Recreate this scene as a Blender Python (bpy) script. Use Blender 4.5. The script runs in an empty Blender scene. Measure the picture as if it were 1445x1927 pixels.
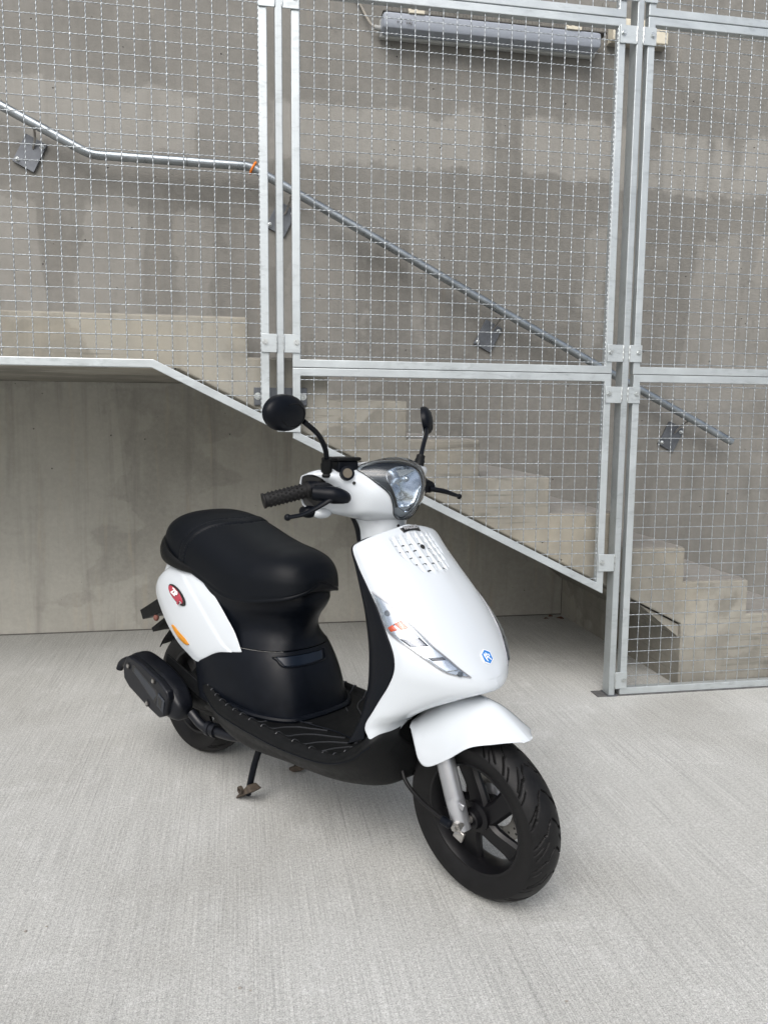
import bpy, bmesh, math, random
import numpy as np
from mathutils import Matrix, Vector

R = math.radians
scene = bpy.context.scene
COL = scene.collection

# ------------------------------------------------------------------ camera
cam_data = bpy.data.cameras.new('camera')
cam = bpy.data.objects.new('camera', cam_data)
COL.objects.link(cam)
cam_data.sensor_fit = 'VERTICAL'
cam_data.sensor_height = 24.0
cam_data.lens = 24.0 * 1500.0 / 1927.0
cam_data.clip_start = 0.05
cam_data.clip_end = 500.0
cr_ = Vector((0.98381324, -0.17898938, 0.00862068))
cd_ = Vector((-0.01267051, -0.11746906, -0.99299571))
cf_ = Vector((0.17874835, 0.97681309, -0.11783551))
cam.matrix_world = Matrix(((cr_.x, -cd_.x, -cf_.x, 0.0), (cr_.y, -cd_.y, -cf_.y, -2.86864),
                           (cr_.z, -cd_.z, -cf_.z, 1.10), (0, 0, 0, 1)))
scene.camera = cam

# ------------------------------------------------------------------ light: bright overcast
SUN_EL, SUN_ROT = R(47), R(205)
world = bpy.data.worlds.new('World')
scene.world = world
world.use_nodes = True
wn = world.node_tree
bg = wn.nodes['Background']
sky = wn.nodes.new('ShaderNodeTexSky')
sky.sky_type = 'NISHITA'
sky.sun_disc = False
sky.sun_elevation = SUN_EL
sky.sun_rotation = SUN_ROT
sky.air_density = 1.0
sky.dust_density = 6.0
sky.ozone_density = 1.0
hs = wn.nodes.new('ShaderNodeHueSaturation')
hs.inputs['Saturation'].default_value = 0.55
wn.links.new(sky.outputs[0], hs.inputs['Color'])
tcw = wn.nodes.new('ShaderNodeTexCoord')
cn = wn.nodes.new('ShaderNodeTexNoise'); cn.inputs['Scale'].default_value = 2.6; cn.inputs['Detail'].default_value = 6
cn.inputs['Roughness'].default_value = .6; cn.inputs['Distortion'].default_value = .4
wn.links.new(tcw.outputs['Generated'], cn.inputs['Vector'])
crp = wn.nodes.new('ShaderNodeValToRGB')
crp.color_ramp.elements[0].position = .38; crp.color_ramp.elements[0].color = (.52, .56, .62, 1)
crp.color_ramp.elements[1].position = .62; crp.color_ramp.elements[1].color = (1.5, 1.5, 1.5, 1)
wn.links.new(cn.outputs['Fac'], crp.inputs['Fac'])
cm = wn.nodes.new('ShaderNodeMix'); cm.data_type = 'RGBA'; cm.blend_type = 'MULTIPLY'; cm.inputs[0].default_value = 1.0
wn.links.new(hs.outputs[0], cm.inputs[6]); wn.links.new(crp.outputs[0], cm.inputs[7])
wn.links.new(cm.outputs[2], bg.inputs['Color'])
bg.inputs['Strength'].default_value = 0.15
sun_d = bpy.data.lights.new('sun', 'SUN')
sun_d.energy = 1.15
sun_d.angle = R(48)
sun_d.color = (1.0, 0.985, 0.96)
sun = bpy.data.objects.new('sun', sun_d)
COL.objects.link(sun)
sd = Vector((math.sin(SUN_ROT) * math.cos(SUN_EL), math.cos(SUN_ROT) * math.cos(SUN_EL), math.sin(SUN_EL)))
sun.rotation_euler = sd.to_track_quat('Z', 'Y').to_euler()
scene.view_settings.view_transform = 'Standard'
scene.view_settings.look = 'None'
scene.view_settings.exposure = 0.14
scene.view_settings.gamma = 1.0

# GEO-BEGIN
def cr_curve(P, n, closed=False, ghost0=None):
    """Catmull-Rom through P (m, ...) sampled at n uniform params."""
    P = np.asarray(P, float)
    m = len(P)
    t = np.linspace(0, m if closed else m - 1, n + 1 if closed else n)
    if closed:
        t = t[:-1]
    return cr_at(P, t, closed, ghost0)

def cr_at(P, t, closed=False, ghost0=None):
    P = np.asarray(P, float)
    m = len(P)
    if closed:
        E = np.concatenate([P[-1:], P, P[:2]])
    else:
        g0 = 2 * P[0] - P[1] if ghost0 is None else ghost0
        E = np.concatenate([[g0], P, [2 * P[-1] - P[-2]]])
    t = np.asarray(t, float)
    i = np.clip(np.floor(t).astype(int), 0, (m if closed else m - 1) - 1)
    f = (t - i).reshape((-1,) + (1,) * (P.ndim - 1))
    p0, p1, p2, p3 = E[i], E[i + 1], E[i + 2], E[i + 3]
    return 0.5 * (2 * p1 + (p2 - p0) * f + (2 * p0 - 5 * p1 + 4 * p2 - p3) * f * f + (3 * p1 - p0 - 3 * p2 + p3) * f ** 3)

class Surf:
    """rows (R,K,3): u runs over rows, v over columns; sym: column 0 lies on the centre plane y=0."""
    def __init__(self, rows, sym=False, closed=False, sign=1.0):
        self.rows = np.asarray(rows, float); self.sym = sym; self.closed = closed; self.sign = sign
        self.R, self.K = self.rows.shape[:2]
    def grid(self, us, vs):
        A = cr_at(self.rows, us)                     # (U,K,3)
        A = np.swapaxes(A, 0, 1)                     # (K,U,3)
        vs = np.asarray(vs, float)
        g = None
        if self.sym:
            g = A[1] * np.array([1, -1, 1.0])
            y0 = (np.abs(A[0][:, 1]) < 1e-4)[:, None]
            g = np.where(y0, g, 2 * A[0] - A[1])
        B = cr_at(A, np.abs(vs) if self.sym else vs, self.closed, g)
        B = np.swapaxes(B, 0, 1)
        if self.sym:
            s = np.where(vs < 0, -1.0, 1.0)
            B = B * np.stack([np.ones_like(s), s, np.ones_like(s)], 1)[None]
        return B
    def at(self, u, v):
        """pointwise evaluation of arrays u,v"""
        u = np.asarray(u, float).ravel(); v = np.asarray(v, float).ravel()
        out = np.empty((len(u), 3))
        for k in range(len(u)):
            out[k] = self.grid([u[k]], [v[k]])[0, 0]
        return out
    def normal(self, u, v):
        u = np.asarray(u, float).ravel(); v = np.asarray(v, float).ravel(); e = 1e-3
        if not self.closed:
            u0 = np.clip(u - e, 0, self.R - 1); u1 = np.clip(u + e, 0, self.R - 1)
        else:
            u0, u1 = np.clip(u - e, 0, self.R - 1), np.clip(u + e, 0, self.R - 1)
        lo = -(self.K - 1) if self.sym else (-9e9 if self.closed else 0)
        hi = 9e9 if self.closed else self.K - 1
        v0 = np.clip(v - e, lo, hi); v1 = np.clip(v + e, lo, hi)
        if self.closed:
            v0 = np.mod(v0, self.K); v1 = np.mod(v1, self.K)
        n = np.cross(self.at(u1, v) - self.at(u0, v), self.at(u, v1) - self.at(u, v0))
        return self.sign * n / np.maximum(np.linalg.norm(n, axis=1, keepdims=True), 1e-12)

def superrow(I, E, K=8, p=1.0, q=1.0, zp=None):
    I = np.array(I, float); E = np.array(E, float)
    a = np.linspace(0, np.pi / 2, K)
    s = np.sin(a) ** p; c = np.maximum(np.cos(a), 0) ** q
    r = np.zeros((K, 3))
    r[:, 1] = I[1] + (E[1] - I[1]) * s
    r[:, 0] = E[0] + (I[0] - E[0]) * c
    lin = a / (np.pi / 2) if zp is None else 1 - np.maximum(np.cos(a), 0) ** zp
    r[:, 2] = I[2] + (E[2] - I[2]) * lin
    return r

# --- front shield: centre line point, edge point, plan-view fullness
SHIELD = [
 ((.905, 0, .843), (.872, -.118, .812), .9, .9),
 ((.912, 0, .838), (.868, -.143, .797), .9, .9),
 ((.954, 0, .797), (.892, -.148, .757), .9, .9),
 ((1.010, 0, .747), (.928, -.152, .714), .9, 1.),
 ((1.065, 0, .689), (.965, -.157, .672), .92, 1.),
 ((1.113, 0, .629), (1.003, -.165, .622), .97, 1.05),
 ((1.155, 0, .568), (1.029, -.170, .583), 1.04, 1.15),
 ((1.181, 0, .528), (1.034, -.172, .547), 1.12, 1.25),
 ((1.184, 0, .499), (1.018, -.173, .508), 1.15, 1.3),
 ((1.145, -.020, .484), (.990, -.175, .465), 1.1, 1.15),
 ((1.087, -.050, .461), (.968, -.177, .430), 1., 1.),
 ((1.045, -.075, .436), (.952, -.178, .408), 1., 1.),
 ((1.011, -.090, .410), (.947, -.178, .392), 1., 1.),
 ((.991, -.100, .385), (.955, -.177, .376), 1., 1.),
 ((.976, -.120, .345), (.964, -.174, .358), 1., 1.)]
S_SHIELD = Surf([superrow(i, e, 8, p, q) for i, e, p, q in SHIELD], sym=True, sign=-1)

# --- front mudguard
FENDER = [
 ((1.277, 0, .409), (1.272, -.016, .409)),
 ((1.258, 0, .421), (1.254, -.038, .408)),
 ((1.225, 0, .441), (1.229, -.068, .406)),
 ((1.178, 0, .466), (1.183, -.093, .391)),
 ((1.130, 0, .474), (1.130, -.102, .350)),
 ((1.085, 0, .474), (1.075, -.102, .316)),
 ((1.045, 0, .458), (1.046, -.100, .320)),
 ((1.010, 0, .435), (1.026, -.095, .352)),
 ((.985, 0, .405), (1.004, -.085, .385))]
def frow(C, L, K=8, w=1.0):
    C = np.array(C, float); L = np.array(L, float)
    a = np.linspace(0, np.pi / 2, K)
    r = np.zeros((K, 3))
    r[:, 0] = C[0] + (L[0] - C[0]) * (a / (np.pi / 2))
    r[:, 1] = L[1] * np.sin(a) ** (1.0 + .08 * w)
    r[:, 2] = L[2] + (C[2] - L[2]) * np.maximum(np.cos(a), 0) ** (1.0 + .2 * w)
    return r
S_FENDER = Surf([frow(c, l, 8, w_) for (c, l), w_ in zip(FENDER, (3, 4, 4.5, 3.5, 2.5, 1.5, 1, 1, 1))], sym=True, sign=1)

# --- right side panel: upper edge, lower edge, outward bulge
PANEL = [
 ((.000, -.112, .628), (-.040, -.120, .605), .006),
 ((.060, -.128, .650), (-.050, -.138, .575), .012),
 ((.151, -.138, .651), (-.035, -.150, .543), .016),
 ((.203, -.144, .638), (.000, -.158, .509), .018),
 ((.252, -.148, .613), (.048, -.163, .465), .018),
 ((.298, -.150, .580), (.106, -.165, .423), .016),
 ((.348, -.150, .536), (.162, -.165, .397), .014),
 ((.388, -.150, .498), (.228, -.165, .382), .010),
 ((.420, -.150, .449), (.300, -.162, .428), .004)]
def prow(U, L, b, K=8):
    U = np.array(U, float); L = np.array(L, float)
    t = np.linspace(0, 1, K)[:, None]
    r = U + (L - U) * t
    r[:, 1] -= (b * np.sin(np.pi * np.linspace(0, 1, K)) ** .7)
    return r
S_PANEL = Surf([prow(*p) for p in PANEL], sign=-1)

# --- handlebar cover: closed loops in (x,z) at each y
HEAD = [
 (-.205, [(.752, .955), (.765, .965), (.785, .967), (.800, .958), (.802, .938), (.798, .915), (.790, .893), (.775, .884), (.758, .890), (.750, .920)]),
 (-.180, [(.745, .958), (.770, .973), (.800, .974), (.822, .962), (.826, .935), (.818, .905), (.803, .884), (.778, .876), (.755, .884), (.742, .920)]),
 (-.130, [(.742, .962), (.775, .979), (.812, .980), (.842, .965), (.852, .930), (.843, .898), (.825, .876), (.790, .866), (.755, .878), (.738, .920)]),
 (-.090, [(.742, .964), (.785, .985), (.830, .985), (.868, .962), (.882, .925), (.873, .892), (.852, .868), (.805, .857), (.760, .872), (.738, .918)]),
 (-.045, [(.742, .966), (.795, .990), (.850, .991), (.893, .968), (.908, .928), (.898, .888), (.873, .858), (.822, .845), (.765, .865), (.737, .916)]),
 (0.000, [(.742, .967), (.800, .992), (.858, .993), (.903, .970), (.919, .930), (.910, .886), (.884, .853), (.830, .840), (.768, .862), (.736, .915)])]
_h = []
OPEN = (0, 0, .006, .022, .046, .056, .050, .026, .004, 0)   # the outer ends are cut back at the front for the levers
OPW = {-.205: 1.0, -.180: .75, -.130: .22}
for y, lp in HEAD:
    _h.append([(a, y + OPEN[k] * OPW.get(y, 0), b) for k, (a, b) in enumerate(lp)])
for y, lp in HEAD[-2::-1]:
    _h.append([(a, -y - OPEN[k] * OPW.get(y, 0), b) for k, (a, b) in enumerate(lp)])
S_HEAD = Surf(_h, closed=True, sign=-1)
# GEO-END

# ------------------------------------------------------------------ node helpers / materials
class NT:
    def __init__(self, name):
        self.m = bpy.data.materials.new(name); self.m.use_nodes = True
        self.t = self.m.node_tree; self.b = self.t.nodes['Principled BSDF']
    def n(self, typ, **kw):
        nd = self.t.nodes.new(typ)
        for k, v in kw.items():
            if k.startswith('i_'):
                key = k[2:].replace('_', ' ')
                nd.inputs[int(key) if key.isdigit() else key].default_value = v
            else:
                setattr(nd, k, v)
        return nd
    def l(self, a, b):
        self.t.links.new(a, b)
    def coord(self, scale=(1, 1, 1), rot=(0, 0, 0), kind='Object'):
        tc = self.n('ShaderNodeTexCoord'); mp = self.n('ShaderNodeMapping')
        mp.inputs['Scale'].default_value = scale; mp.inputs['Rotation'].default_value = rot
        self.l(tc.outputs[kind], mp.inputs['Vector'])
        return mp.outputs[0]
    def noise(self, vec, scale, detail=4, rough=.5, dist=0.0):
        nd = self.n('ShaderNodeTexNoise'); nd.inputs['Scale'].default_value = scale
        nd.inputs['Detail'].default_value = detail; nd.inputs['Roughness'].default_value = rough
        nd.inputs['Distortion'].default_value = dist
        if vec is not None: self.l(vec, nd.inputs['Vector'])
        return nd.outputs['Fac']
    def ramp(self, fac, stops, interp='LINEAR'):
        nd = self.n('ShaderNodeValToRGB'); cr = nd.color_ramp; cr.interpolation = interp
        while len(cr.elements) < len(stops): cr.elements.new(0.5)
        for e, (p, c) in zip(cr.elements, stops):
            e.position = p; e.color = (c, c, c, 1) if np.isscalar(c) else (*c, 1)
        self.l(fac, nd.inputs['Fac'])
        return nd.outputs['Color']
    def mix(self, fac, a, b, mode='MIX'):
        nd = self.n('ShaderNodeMix', data_type='RGBA', blend_type=mode)
        for s, v in ((0, fac), (6, a), (7, b)):
            if isinstance(v, bpy.types.NodeSocket): self.l(v, nd.inputs[s])
            elif s == 0: nd.inputs[0].default_value = v
            else: nd.inputs[s].default_value = (v, v, v, 1) if np.isscalar(v) else (*v, 1)
        return nd.outputs[2]
    def math(self, op, a, b=0.0):
        nd = self.n('ShaderNodeMath', operation=op)
        for s, v in ((0, a), (1, b)):
            if isinstance(v, bpy.types.NodeSocket): self.l(v, nd.inputs[s])
            else: nd.inputs[s].default_value = v
        return nd.outputs[0]
    def bump(self, h, strength=.3, dist=.01, prev=None):
        nd = self.n('ShaderNodeBump'); nd.inputs['Strength'].default_value = strength
        nd.inputs['Distance'].default_value = dist
        self.l(h, nd.inputs['Height'])
        if prev is not None: self.l(prev, nd.inputs['Normal'])
        return nd.outputs[0]

def plain(name, col, rough=.5, metal=0.0, coat=0.0, spec=.5, var=0.0, vscale=30, bump=0.0, bscale=400):
    k = NT(name); b = k.b
    b.inputs['Base Color'].default_value = (*col, 1)
    b.inputs['Roughness'].default_value = rough
    b.inputs['Metallic'].default_value = metal
    b.inputs['Coat Weight'].default_value = coat
    b.inputs['Coat Roughness'].default_value = .05
    b.inputs['Specular IOR Level'].default_value = spec
    v = k.coord()
    if var:
        f = k.noise(v, vscale, 5, .6)
        c = k.mix(k.ramp(f, [(.3, 0.0), (.7, 1.0)]), tuple(x * (1 - var) for x in col), tuple(min(1, x * (1 + var)) for x in col))
        k.l(c, b.inputs['Base Color'])
        k.l(k.ramp(f, [(.3, max(0, rough - .06)), (.7, min(1, rough + .08))]), b.inputs['Roughness'])
    if bump:
        k.l(k.bump(k.noise(v, bscale, 3), bump, .001), b.inputs['Normal'])
    return k.m

def concrete(name, c0, c1, patch=0.0, streak=0.0, pores=1.0, warm=None, seed=0.0, boards=False, scratch=0.0):
    """cast concrete: cloudy tone, film patches with hard edges, vertical runs, blow holes"""
    k = NT(name); b = k.b
    v = k.coord()
    mp = k.n('ShaderNodeMapping'); mp.inputs['Location'].default_value = (seed, seed * .7, seed * 1.3)
    k.l(v, mp.inputs['Vector']); v = mp.outputs[0]
    cloud = k.noise(v, 2.2, 8, .62, .4)
    col = k.mix(k.ramp(cloud, [(.3, 0.0), (.7, 1.0)]), c0, c1)
    fine = k.noise(v, 38, 6, .7)
    col = k.mix(.22, col, k.ramp(fine, [(.25, .10), (.75, .62)]), 'OVERLAY')
    if patch:
        m2 = k.n('ShaderNodeMapping'); m2.inputs['Scale'].default_value = (1.0, 1.0, 1.5)
        k.l(v, m2.inputs['Vector'])
        p = k.noise(m2.outputs[0], 1.15, 3, .5, .15)
        wob = k.noise(v, 14, 5, .7)
        p2 = k.math('ADD', p, k.math('MULTIPLY', k.math('SUBTRACT', wob, .5), .09))
        mask = k.ramp(p2, [(.505, 0.0), (.518, 1.0)])
        col = k.mix(k.math('MULTIPLY', mask, patch), col, tuple(min(1, x * 1.45) for x in c1))
        q = k.noise(m2.outputs[0], 2.3, 4, .55, .3)
        q2 = k.math('ADD', q, k.math('MULTIPLY', k.math('SUBTRACT', wob, .5), .12))
        mask2 = k.ramp(q2, [(.57, 0.0), (.60, 1.0)])
        col = k.mix(k.math('MULTIPLY', mask2, patch * .55), col, tuple(x * .72 for x in c0))
    if boards:   # paler pour bands and skim patches with ragged edges
        sx_ = k.n('ShaderNodeSeparateXYZ'); k.l(v, sx_.inputs[0])
        rag = k.math('ADD', k.math('MULTIPLY', k.math('SUBTRACT', k.noise(v, 5, 8, .72), .5), .26), k.math('MULTIPLY', k.math('SUBTRACT', k.noise(v, 1.4, 2), .5), .10))
        zd = k.math('ADD', sx_.outputs[2], rag)
        m1 = k.n('ShaderNodeMapping'); m1.inputs['Scale'].default_value = (1, 1, .12)
        k.l(v, m1.inputs['Vector'])
        colm = k.noise(m1.outputs[0], 2.1, 3, .5, .2)
        colw = k.math('ADD', colm, k.math('MULTIPLY', rag, .5))
        b1 = k.ramp(k.math('SUBTRACT', zd, 2.0), [(.345, 0.0), (.375, 1.0), (.640, 1.0), (.668, 0.0)])
        b1 = k.math('MULTIPLY', b1, k.ramp(colw, [(.40, 0.1), (.43, 1.0)]))
        b2 = k.ramp(k.math('DIVIDE', k.math('SUBTRACT', zd, 1.0), 1.5), [(.10, .3), (.40, 1.0), (.735, 1.0), (.750, 0.0)])
        m2_ = k.noise(m1.outputs[0], 3.1, 3, .5, .25)
        b2 = k.math('MULTIPLY', b2, k.ramp(k.math('ADD', m2_, k.math('MULTIPLY', rag, .8)), [(.49, 0.0), (.515, .62)]))
        col = k.mix(k.math('MULTIPLY', k.math('MAXIMUM', b1, b2), .46), col, tuple(min(1, x * 1.62) for x in c1))
    if warm is not None:
        w = k.noise(v, 1.6, 5, .6, .8)
        col = k.mix(k.ramp(w, [(.5, 0.0), (.72, .6)]), col, warm)
    if streak:
        ms = k.n('ShaderNodeMapping'); ms.inputs['Scale'].default_value = (13, 13, .9)
        k.l(v, ms.inputs['Vector'])
        s = k.noise(ms.outputs[0], 1.0, 6, .6, .6)
        col = k.mix(k.ramp(s, [(.5, 0.0), (.72, streak)]), col, tuple(x * .55 for x in c0))
        s2 = k.noise(ms.outputs[0], 2.3, 4, .5, .3)
        col = k.mix(k.ramp(s2, [(.58, 0.0), (.8, streak * .6)]), col, (c1[0] * 1.25, c1[1] * 1.05, c1[2] * .8))
    if scratch:   # diagonal scrape marks left by the shuttering
        mx = k.n('ShaderNodeMapping'); mx.inputs['Rotation'].default_value = (0, R(-28), 0); mx.inputs['Scale'].default_value = (2.2, 1, 42)
        k.l(v, mx.inputs['Vector'])
        sx = k.noise(mx.outputs[0], 1.0, 4, .6, .3)
        gx = k.noise(v, 3.2, 3, .5)
        col = k.mix(k.math('MULTIPLY', k.ramp(sx, [(.60, 0.0), (.66, scratch)]), k.ramp(gx, [(.45, 0.0), (.60, 1.0)])), col, tuple(x * .5 for x in c0))
    # blow holes
    vo = k.n('ShaderNodeTexVoronoi'); vo.inputs['Scale'].default_value = 17
    vo.inputs['Randomness'].default_value = 1
    k.l(v, vo.inputs['Vector'])
    gate = k.noise(v, 4.5, 2)
    hole = k.ramp(vo.outputs['Distance'], [(.035, 1.0), (.075, 0.0)])
    holes = k.math('MULTIPLY', hole, k.ramp(gate, [(.50, 0.0), (.56, pores)]))
    col = k.mix(holes, col, (.035, .032, .03))
    k.l(col, b.inputs['Base Color'])
    b.inputs['Roughness'].default_value = .82
    b.inputs['Specular IOR Level'].default_value = .3
    n1 = k.bump(k.noise(v, 60, 6, .7), .25, .004)
    n2 = k.bump(k.math('SUBTRACT', 1.0, holes), .8, .006, n1)
    k.l(n2, b.inputs['Normal'])
    return k.m

def ground_mat():
    """broom finished slab, brush lines running away from the fence"""
    k = NT('broomed_concrete'); b = k.b
    v = k.coord()
    def sc(s):
        m = k.n('ShaderNodeMapping'); m.inputs['Scale'].default_value = s
        k.l(v, m.inputs['Vector']); return m.outputs[0]
    cloud = k.noise(v, 1.3, 8, .65, .5)
    col = k.mix(k.ramp(cloud, [(.3, 0.0), (.7, 1.0)]), (.385, .387, .368), (.465, .470, .455))
    # pale laitance scuffs
    sc1 = k.noise(v, 5.0, 8, .72, 1.2)
    col = k.mix(k.ramp(sc1, [(.55, 0.0), (.70, .35)]), col, (.60, .61, .60))
    dk = k.noise(v, .9, 6, .6, .8)
    col = k.mix(k.ramp(dk, [(.50, 0.0), (.68, .42)]), col, (.30, .296, .272))
    # brush streaks, dark lines of uneven length
    st = k.noise(sc((135, .9, 1)), 1.0, 3, .55, .12)
    gate = k.noise(sc((3.2, .9, 1)), 1.5, 4, .6)
    stm = k.math('MULTIPLY', k.ramp(st, [(.36, 1.0), (.42, 0.0)]), k.ramp(gate, [(.46, .0), (.68, .50)]))
    col = k.mix(stm, col, (.22, .222, .215))
    st2 = k.noise(sc((260, 3.0, 1)), 1.0, 4, .65, .2)
    col = k.mix(.20, col, k.ramp(st2, [(.3, .1), (.7, .9)]), 'OVERLAY')
    # sandy grain
    gr = k.noise(v, 330, 3, .7)
    col = k.mix(.60, col, k.ramp(gr, [(.30, .15), (.70, .85)]), 'OVERLAY')
    gr2 = k.noise(v, 120, 4, .75)
    col = k.mix(.35, col, k.ramp(gr2, [(.33, .2), (.67, .8)]), 'OVERLAY')
    vo = k.n('ShaderNodeTexVoronoi'); vo.inputs['Scale'].default_value = 60
    k.l(v, vo.inputs['Vector'])
    sp = k.math('MULTIPLY', k.ramp(vo.outputs['Distance'], [(.05, 1.0), (.12, 0.0)]), k.ramp(k.noise(v, 9, 2), [(.52, 0.0), (.6, .6)]))
    col = k.mix(sp, col, (.12, .115, .105))
    k.l(col, b.inputs['Base Color'])
    b.inputs['Roughness'].default_value = .85
    b.inputs['Specular IOR Level'].default_value = .3
    n1 = k.bump(k.noise(sc((150, 3.0, 1)), 1.0, 4, .6, .3), .45, .0022)
    n2 = k.bump(gr2, .35, .002, n1)
    k.l(n2, b.inputs['Normal'])
    return k.m

def galv(name, base=(.62, .64, .65), rough=.42, metal=.75, dark=.7):
    """hot dip galvanised steel: brush drags and faint zinc cloud"""
    k = NT(name); b = k.b
    v = k.coord()
    m = k.n('ShaderNodeMapping'); m.inputs['Scale'].default_value = (9, 30, 30)
    m.inputs['Rotation'].default_value = (0, R(58), 0)
    k.l(v, m.inputs['Vector'])
    s = k.noise(m.outputs[0], 1.6, 5, .65, .5)
    c = k.noise(v, 9, 5, .6)
    col = k.mix(k.ramp(c, [(.3, 0.0), (.7, 1.0)]), tuple(x * .86 for x in base), base)
    gate = k.noise(v, 3.0, 2)
    col = k.mix(k.math('MULTIPLY', k.ramp(s, [(.52, 0.0), (.66, 1.0)]), k.ramp(gate, [(.4, .06), (.6, .36)])), col, tuple(x * dark * .7 for x in base))
    k.l(col, b.inputs['Base Color'])
    k.l(k.ramp(c, [(.3, rough - .08), (.7, rough + .12)]), b.inputs['Roughness'])
    b.inputs['Metallic'].default_value = metal
    k.l(k.bump(c, .1, .002), b.inputs['Normal'])
    return k.m

M_WALL = concrete('cast_concrete_wall', (.172, .167, .151), (.232, .226, .208), patch=.14, streak=.22, pores=.9, boards=True)
M_LOWWALL = concrete('cast_concrete_low_bounce', (.32, .312, .278), (.43, .42, .378), patch=.16, streak=.42, pores=.8, seed=3.1)  # paler copy of the wall concrete, bounced light put into its colour
M_STAIR = concrete('stair_concrete', (.185, .177, .153), (.315, .303, .264), patch=.40, streak=.22, pores=1.0, warm=(.37, .338, .270), seed=7.7, scratch=.5)
M_TREAD = concrete('tread_concrete', (.24, .228, .208), (.31, .30, .28), pores=.3, seed=5.2)
M_GROUND = ground_mat()
M_GALV = galv('galvanised_frame', (.54, .585, .60), .38, .55, dark=.55)
M_GALV2 = galv('galvanised_post', (.47, .51, .525), .40, .55, dark=.55)
M_WIRE = plain('galvanised_wire', (.45, .485, .51), .34, .85, var=.25, vscale=40)
M_PIPE = plain('galvanised_pipe', (.34, .375, .40), .30, .9, var=.18, vscale=18)
M_PLATE = plain('galvanised_plate', (.13, .14, .155), .42, .6, var=.2, vscale=25)
M_BOLT = plain('bolt_zinc', (.55, .58, .58), .3, .9, var=.2, vscale=120)
M_WHITE = plain('white_lacquer', (.575, .615, .65), .20, coat=.8, bump=.02, bscale=6)
M_BLACK = plain('black_plastic', (.0055, .006, .0065), .48, spec=.16, var=.25, vscale=60, bump=.25, bscale=900)
M_BLACKS = plain('satin_black_plastic', (.003, .0042, .007), .38, spec=.16, var=.2, vscale=30, bump=.06, bscale=500)
M_SEAT = plain('black_vinyl', (.003, .0042, .0065), .46, spec=.15, bump=.18, bscale=700)
M_RUBBER = plain('tyre_rubber', (.0055, .0055, .006), .50, spec=.26, var=.35, vscale=45, bump=.3, bscale=500)
M_RIB = plain('rib_highlight', (.030, .032, .036), .30)  # paler than the floor plastic, gloss highlights put into the colour
M_EXH2 = plain('exhaust_inlay', (.022, .026, .034), .30)
M_GROOVE = plain('groove_shade', (.004, .004, .004), .8, spec=.1)  # darker copy of the tyre rubber, paints shade into the tread grooves
M_GRIP = plain('grip_rubber', (.007, .007, .0075), .6, spec=.3, bump=.3, bscale=500)
M_RIM = plain('black_rim_paint', (.004, .004, .005), .36, spec=.3)
M_FORK = plain('silver_fork_paint', (.42, .43, .45), .33, .75, var=.08, vscale=15)
M_STEEL = plain('bare_steel', (.42, .41, .39), .38, .9, var=.3, vscale=60)
M_RUST = plain('rusty_iron', (.07, .055, .042), .8, .3, var=.5, vscale=70)
M_CHROME = plain('lamp_reflector', (.62, .66, .70), .2, .9, bump=.3, bscale=40)
M_FACET = plain('faceted_reflector', (.86, .90, .95), .14, .95, bump=1.0, bscale=38)
M_DARKREF = plain('lamp_housing', (.15, .17, .19), .35, .4)
M_SMREF = plain('grey_reflector', (.16, .165, .18), .25, .8, bump=.8, bscale=60)
M_ORANGE = plain('amber_reflector', (.62, .24, .004), .30)
M_AMBER = plain('amber_bulb', (.75, .10, .02), .2, coat=1)
M_BADGE_K = plain('badge_black', (.012, .012, .012), .3)
M_BADGE_S = plain('badge_silver', (.55, .55, .56), .3, .6)
M_BADGE_W = plain('badge_white', (.85, .85, .85), .35)
M_BADGE_R = plain('badge_red', (.38, .045, .07), .35)
M_BADGE_B = plain('badge_blue', (.02, .20, .58), .3, coat=.6)
M_EXH = plain('exhaust_black', (.005, .006, .009), .34, spec=.35, var=.2, vscale=30)
M_LAMPG = plain('lamp_grey', (.30, .33, .38), .35)
M_LAMPB = plain('lamp_base_grey', (.36, .37, .36), .5)
M_CREAM = plain('cream_plastic', (.62, .58, .47), .5, var=.1)
M_CABLE = plain('cable_jacket', (.30, .28, .24), .6)
M_SPIKE = plain('spike_wire', (.10, .095, .085), .5, .5)
M_TIE = plain('orange_tie', (.85, .22, .02), .45)
M_LEAF = plain('dry_leaf', (.13, .055, .03), .8, var=.4, vscale=80)
M_STONE = plain('pebble', (.30, .28, .25), .85, var=.3, vscale=90)
M_MIRROR = plain('mirror_glass', (.12, .12, .13), .04, 1.0)

def glass_mat(name, tint, fres=1.45, rough=.03, glossy=1.0):
    k = NT(name); t = k.t
    t.nodes.remove(k.b)
    out = [n for n in t.nodes if n.type == 'OUTPUT_MATERIAL'][0]
    tr = k.n('ShaderNodeBsdfTransparent'); tr.inputs[0].default_value = (*tint, 1)
    gl = k.n('ShaderNodeBsdfGlossy'); gl.inputs['Roughness'].default_value = rough
    gl.inputs['Color'].default_value = (glossy, glossy, glossy, 1)
    fr = k.n('ShaderNodeFresnel'); fr.inputs[0].default_value = fres
    mx = k.n('ShaderNodeMixShader')
    k.l(fr.outputs[0], mx.inputs[0]); k.l(tr.outputs[0], mx.inputs[1]); k.l(gl.outputs[0], mx.inputs[2])
    k.l(mx.outputs[0], out.inputs[0])
    return k.m
M_SMOKE = glass_mat('smoked_lens', (.72, .75, .77), 1.55)
M_CLEAR = glass_mat('clear_lens', (.86, .88, .90), 1.5)

# ------------------------------------------------------------------ mesh helpers
def finish(o, label=None, cat=None, group=None, kind=None):
    if label: o['label'] = label
    if cat: o['category'] = cat
    if group: o['group'] = group
    if kind: o['kind'] = kind
    return o

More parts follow.
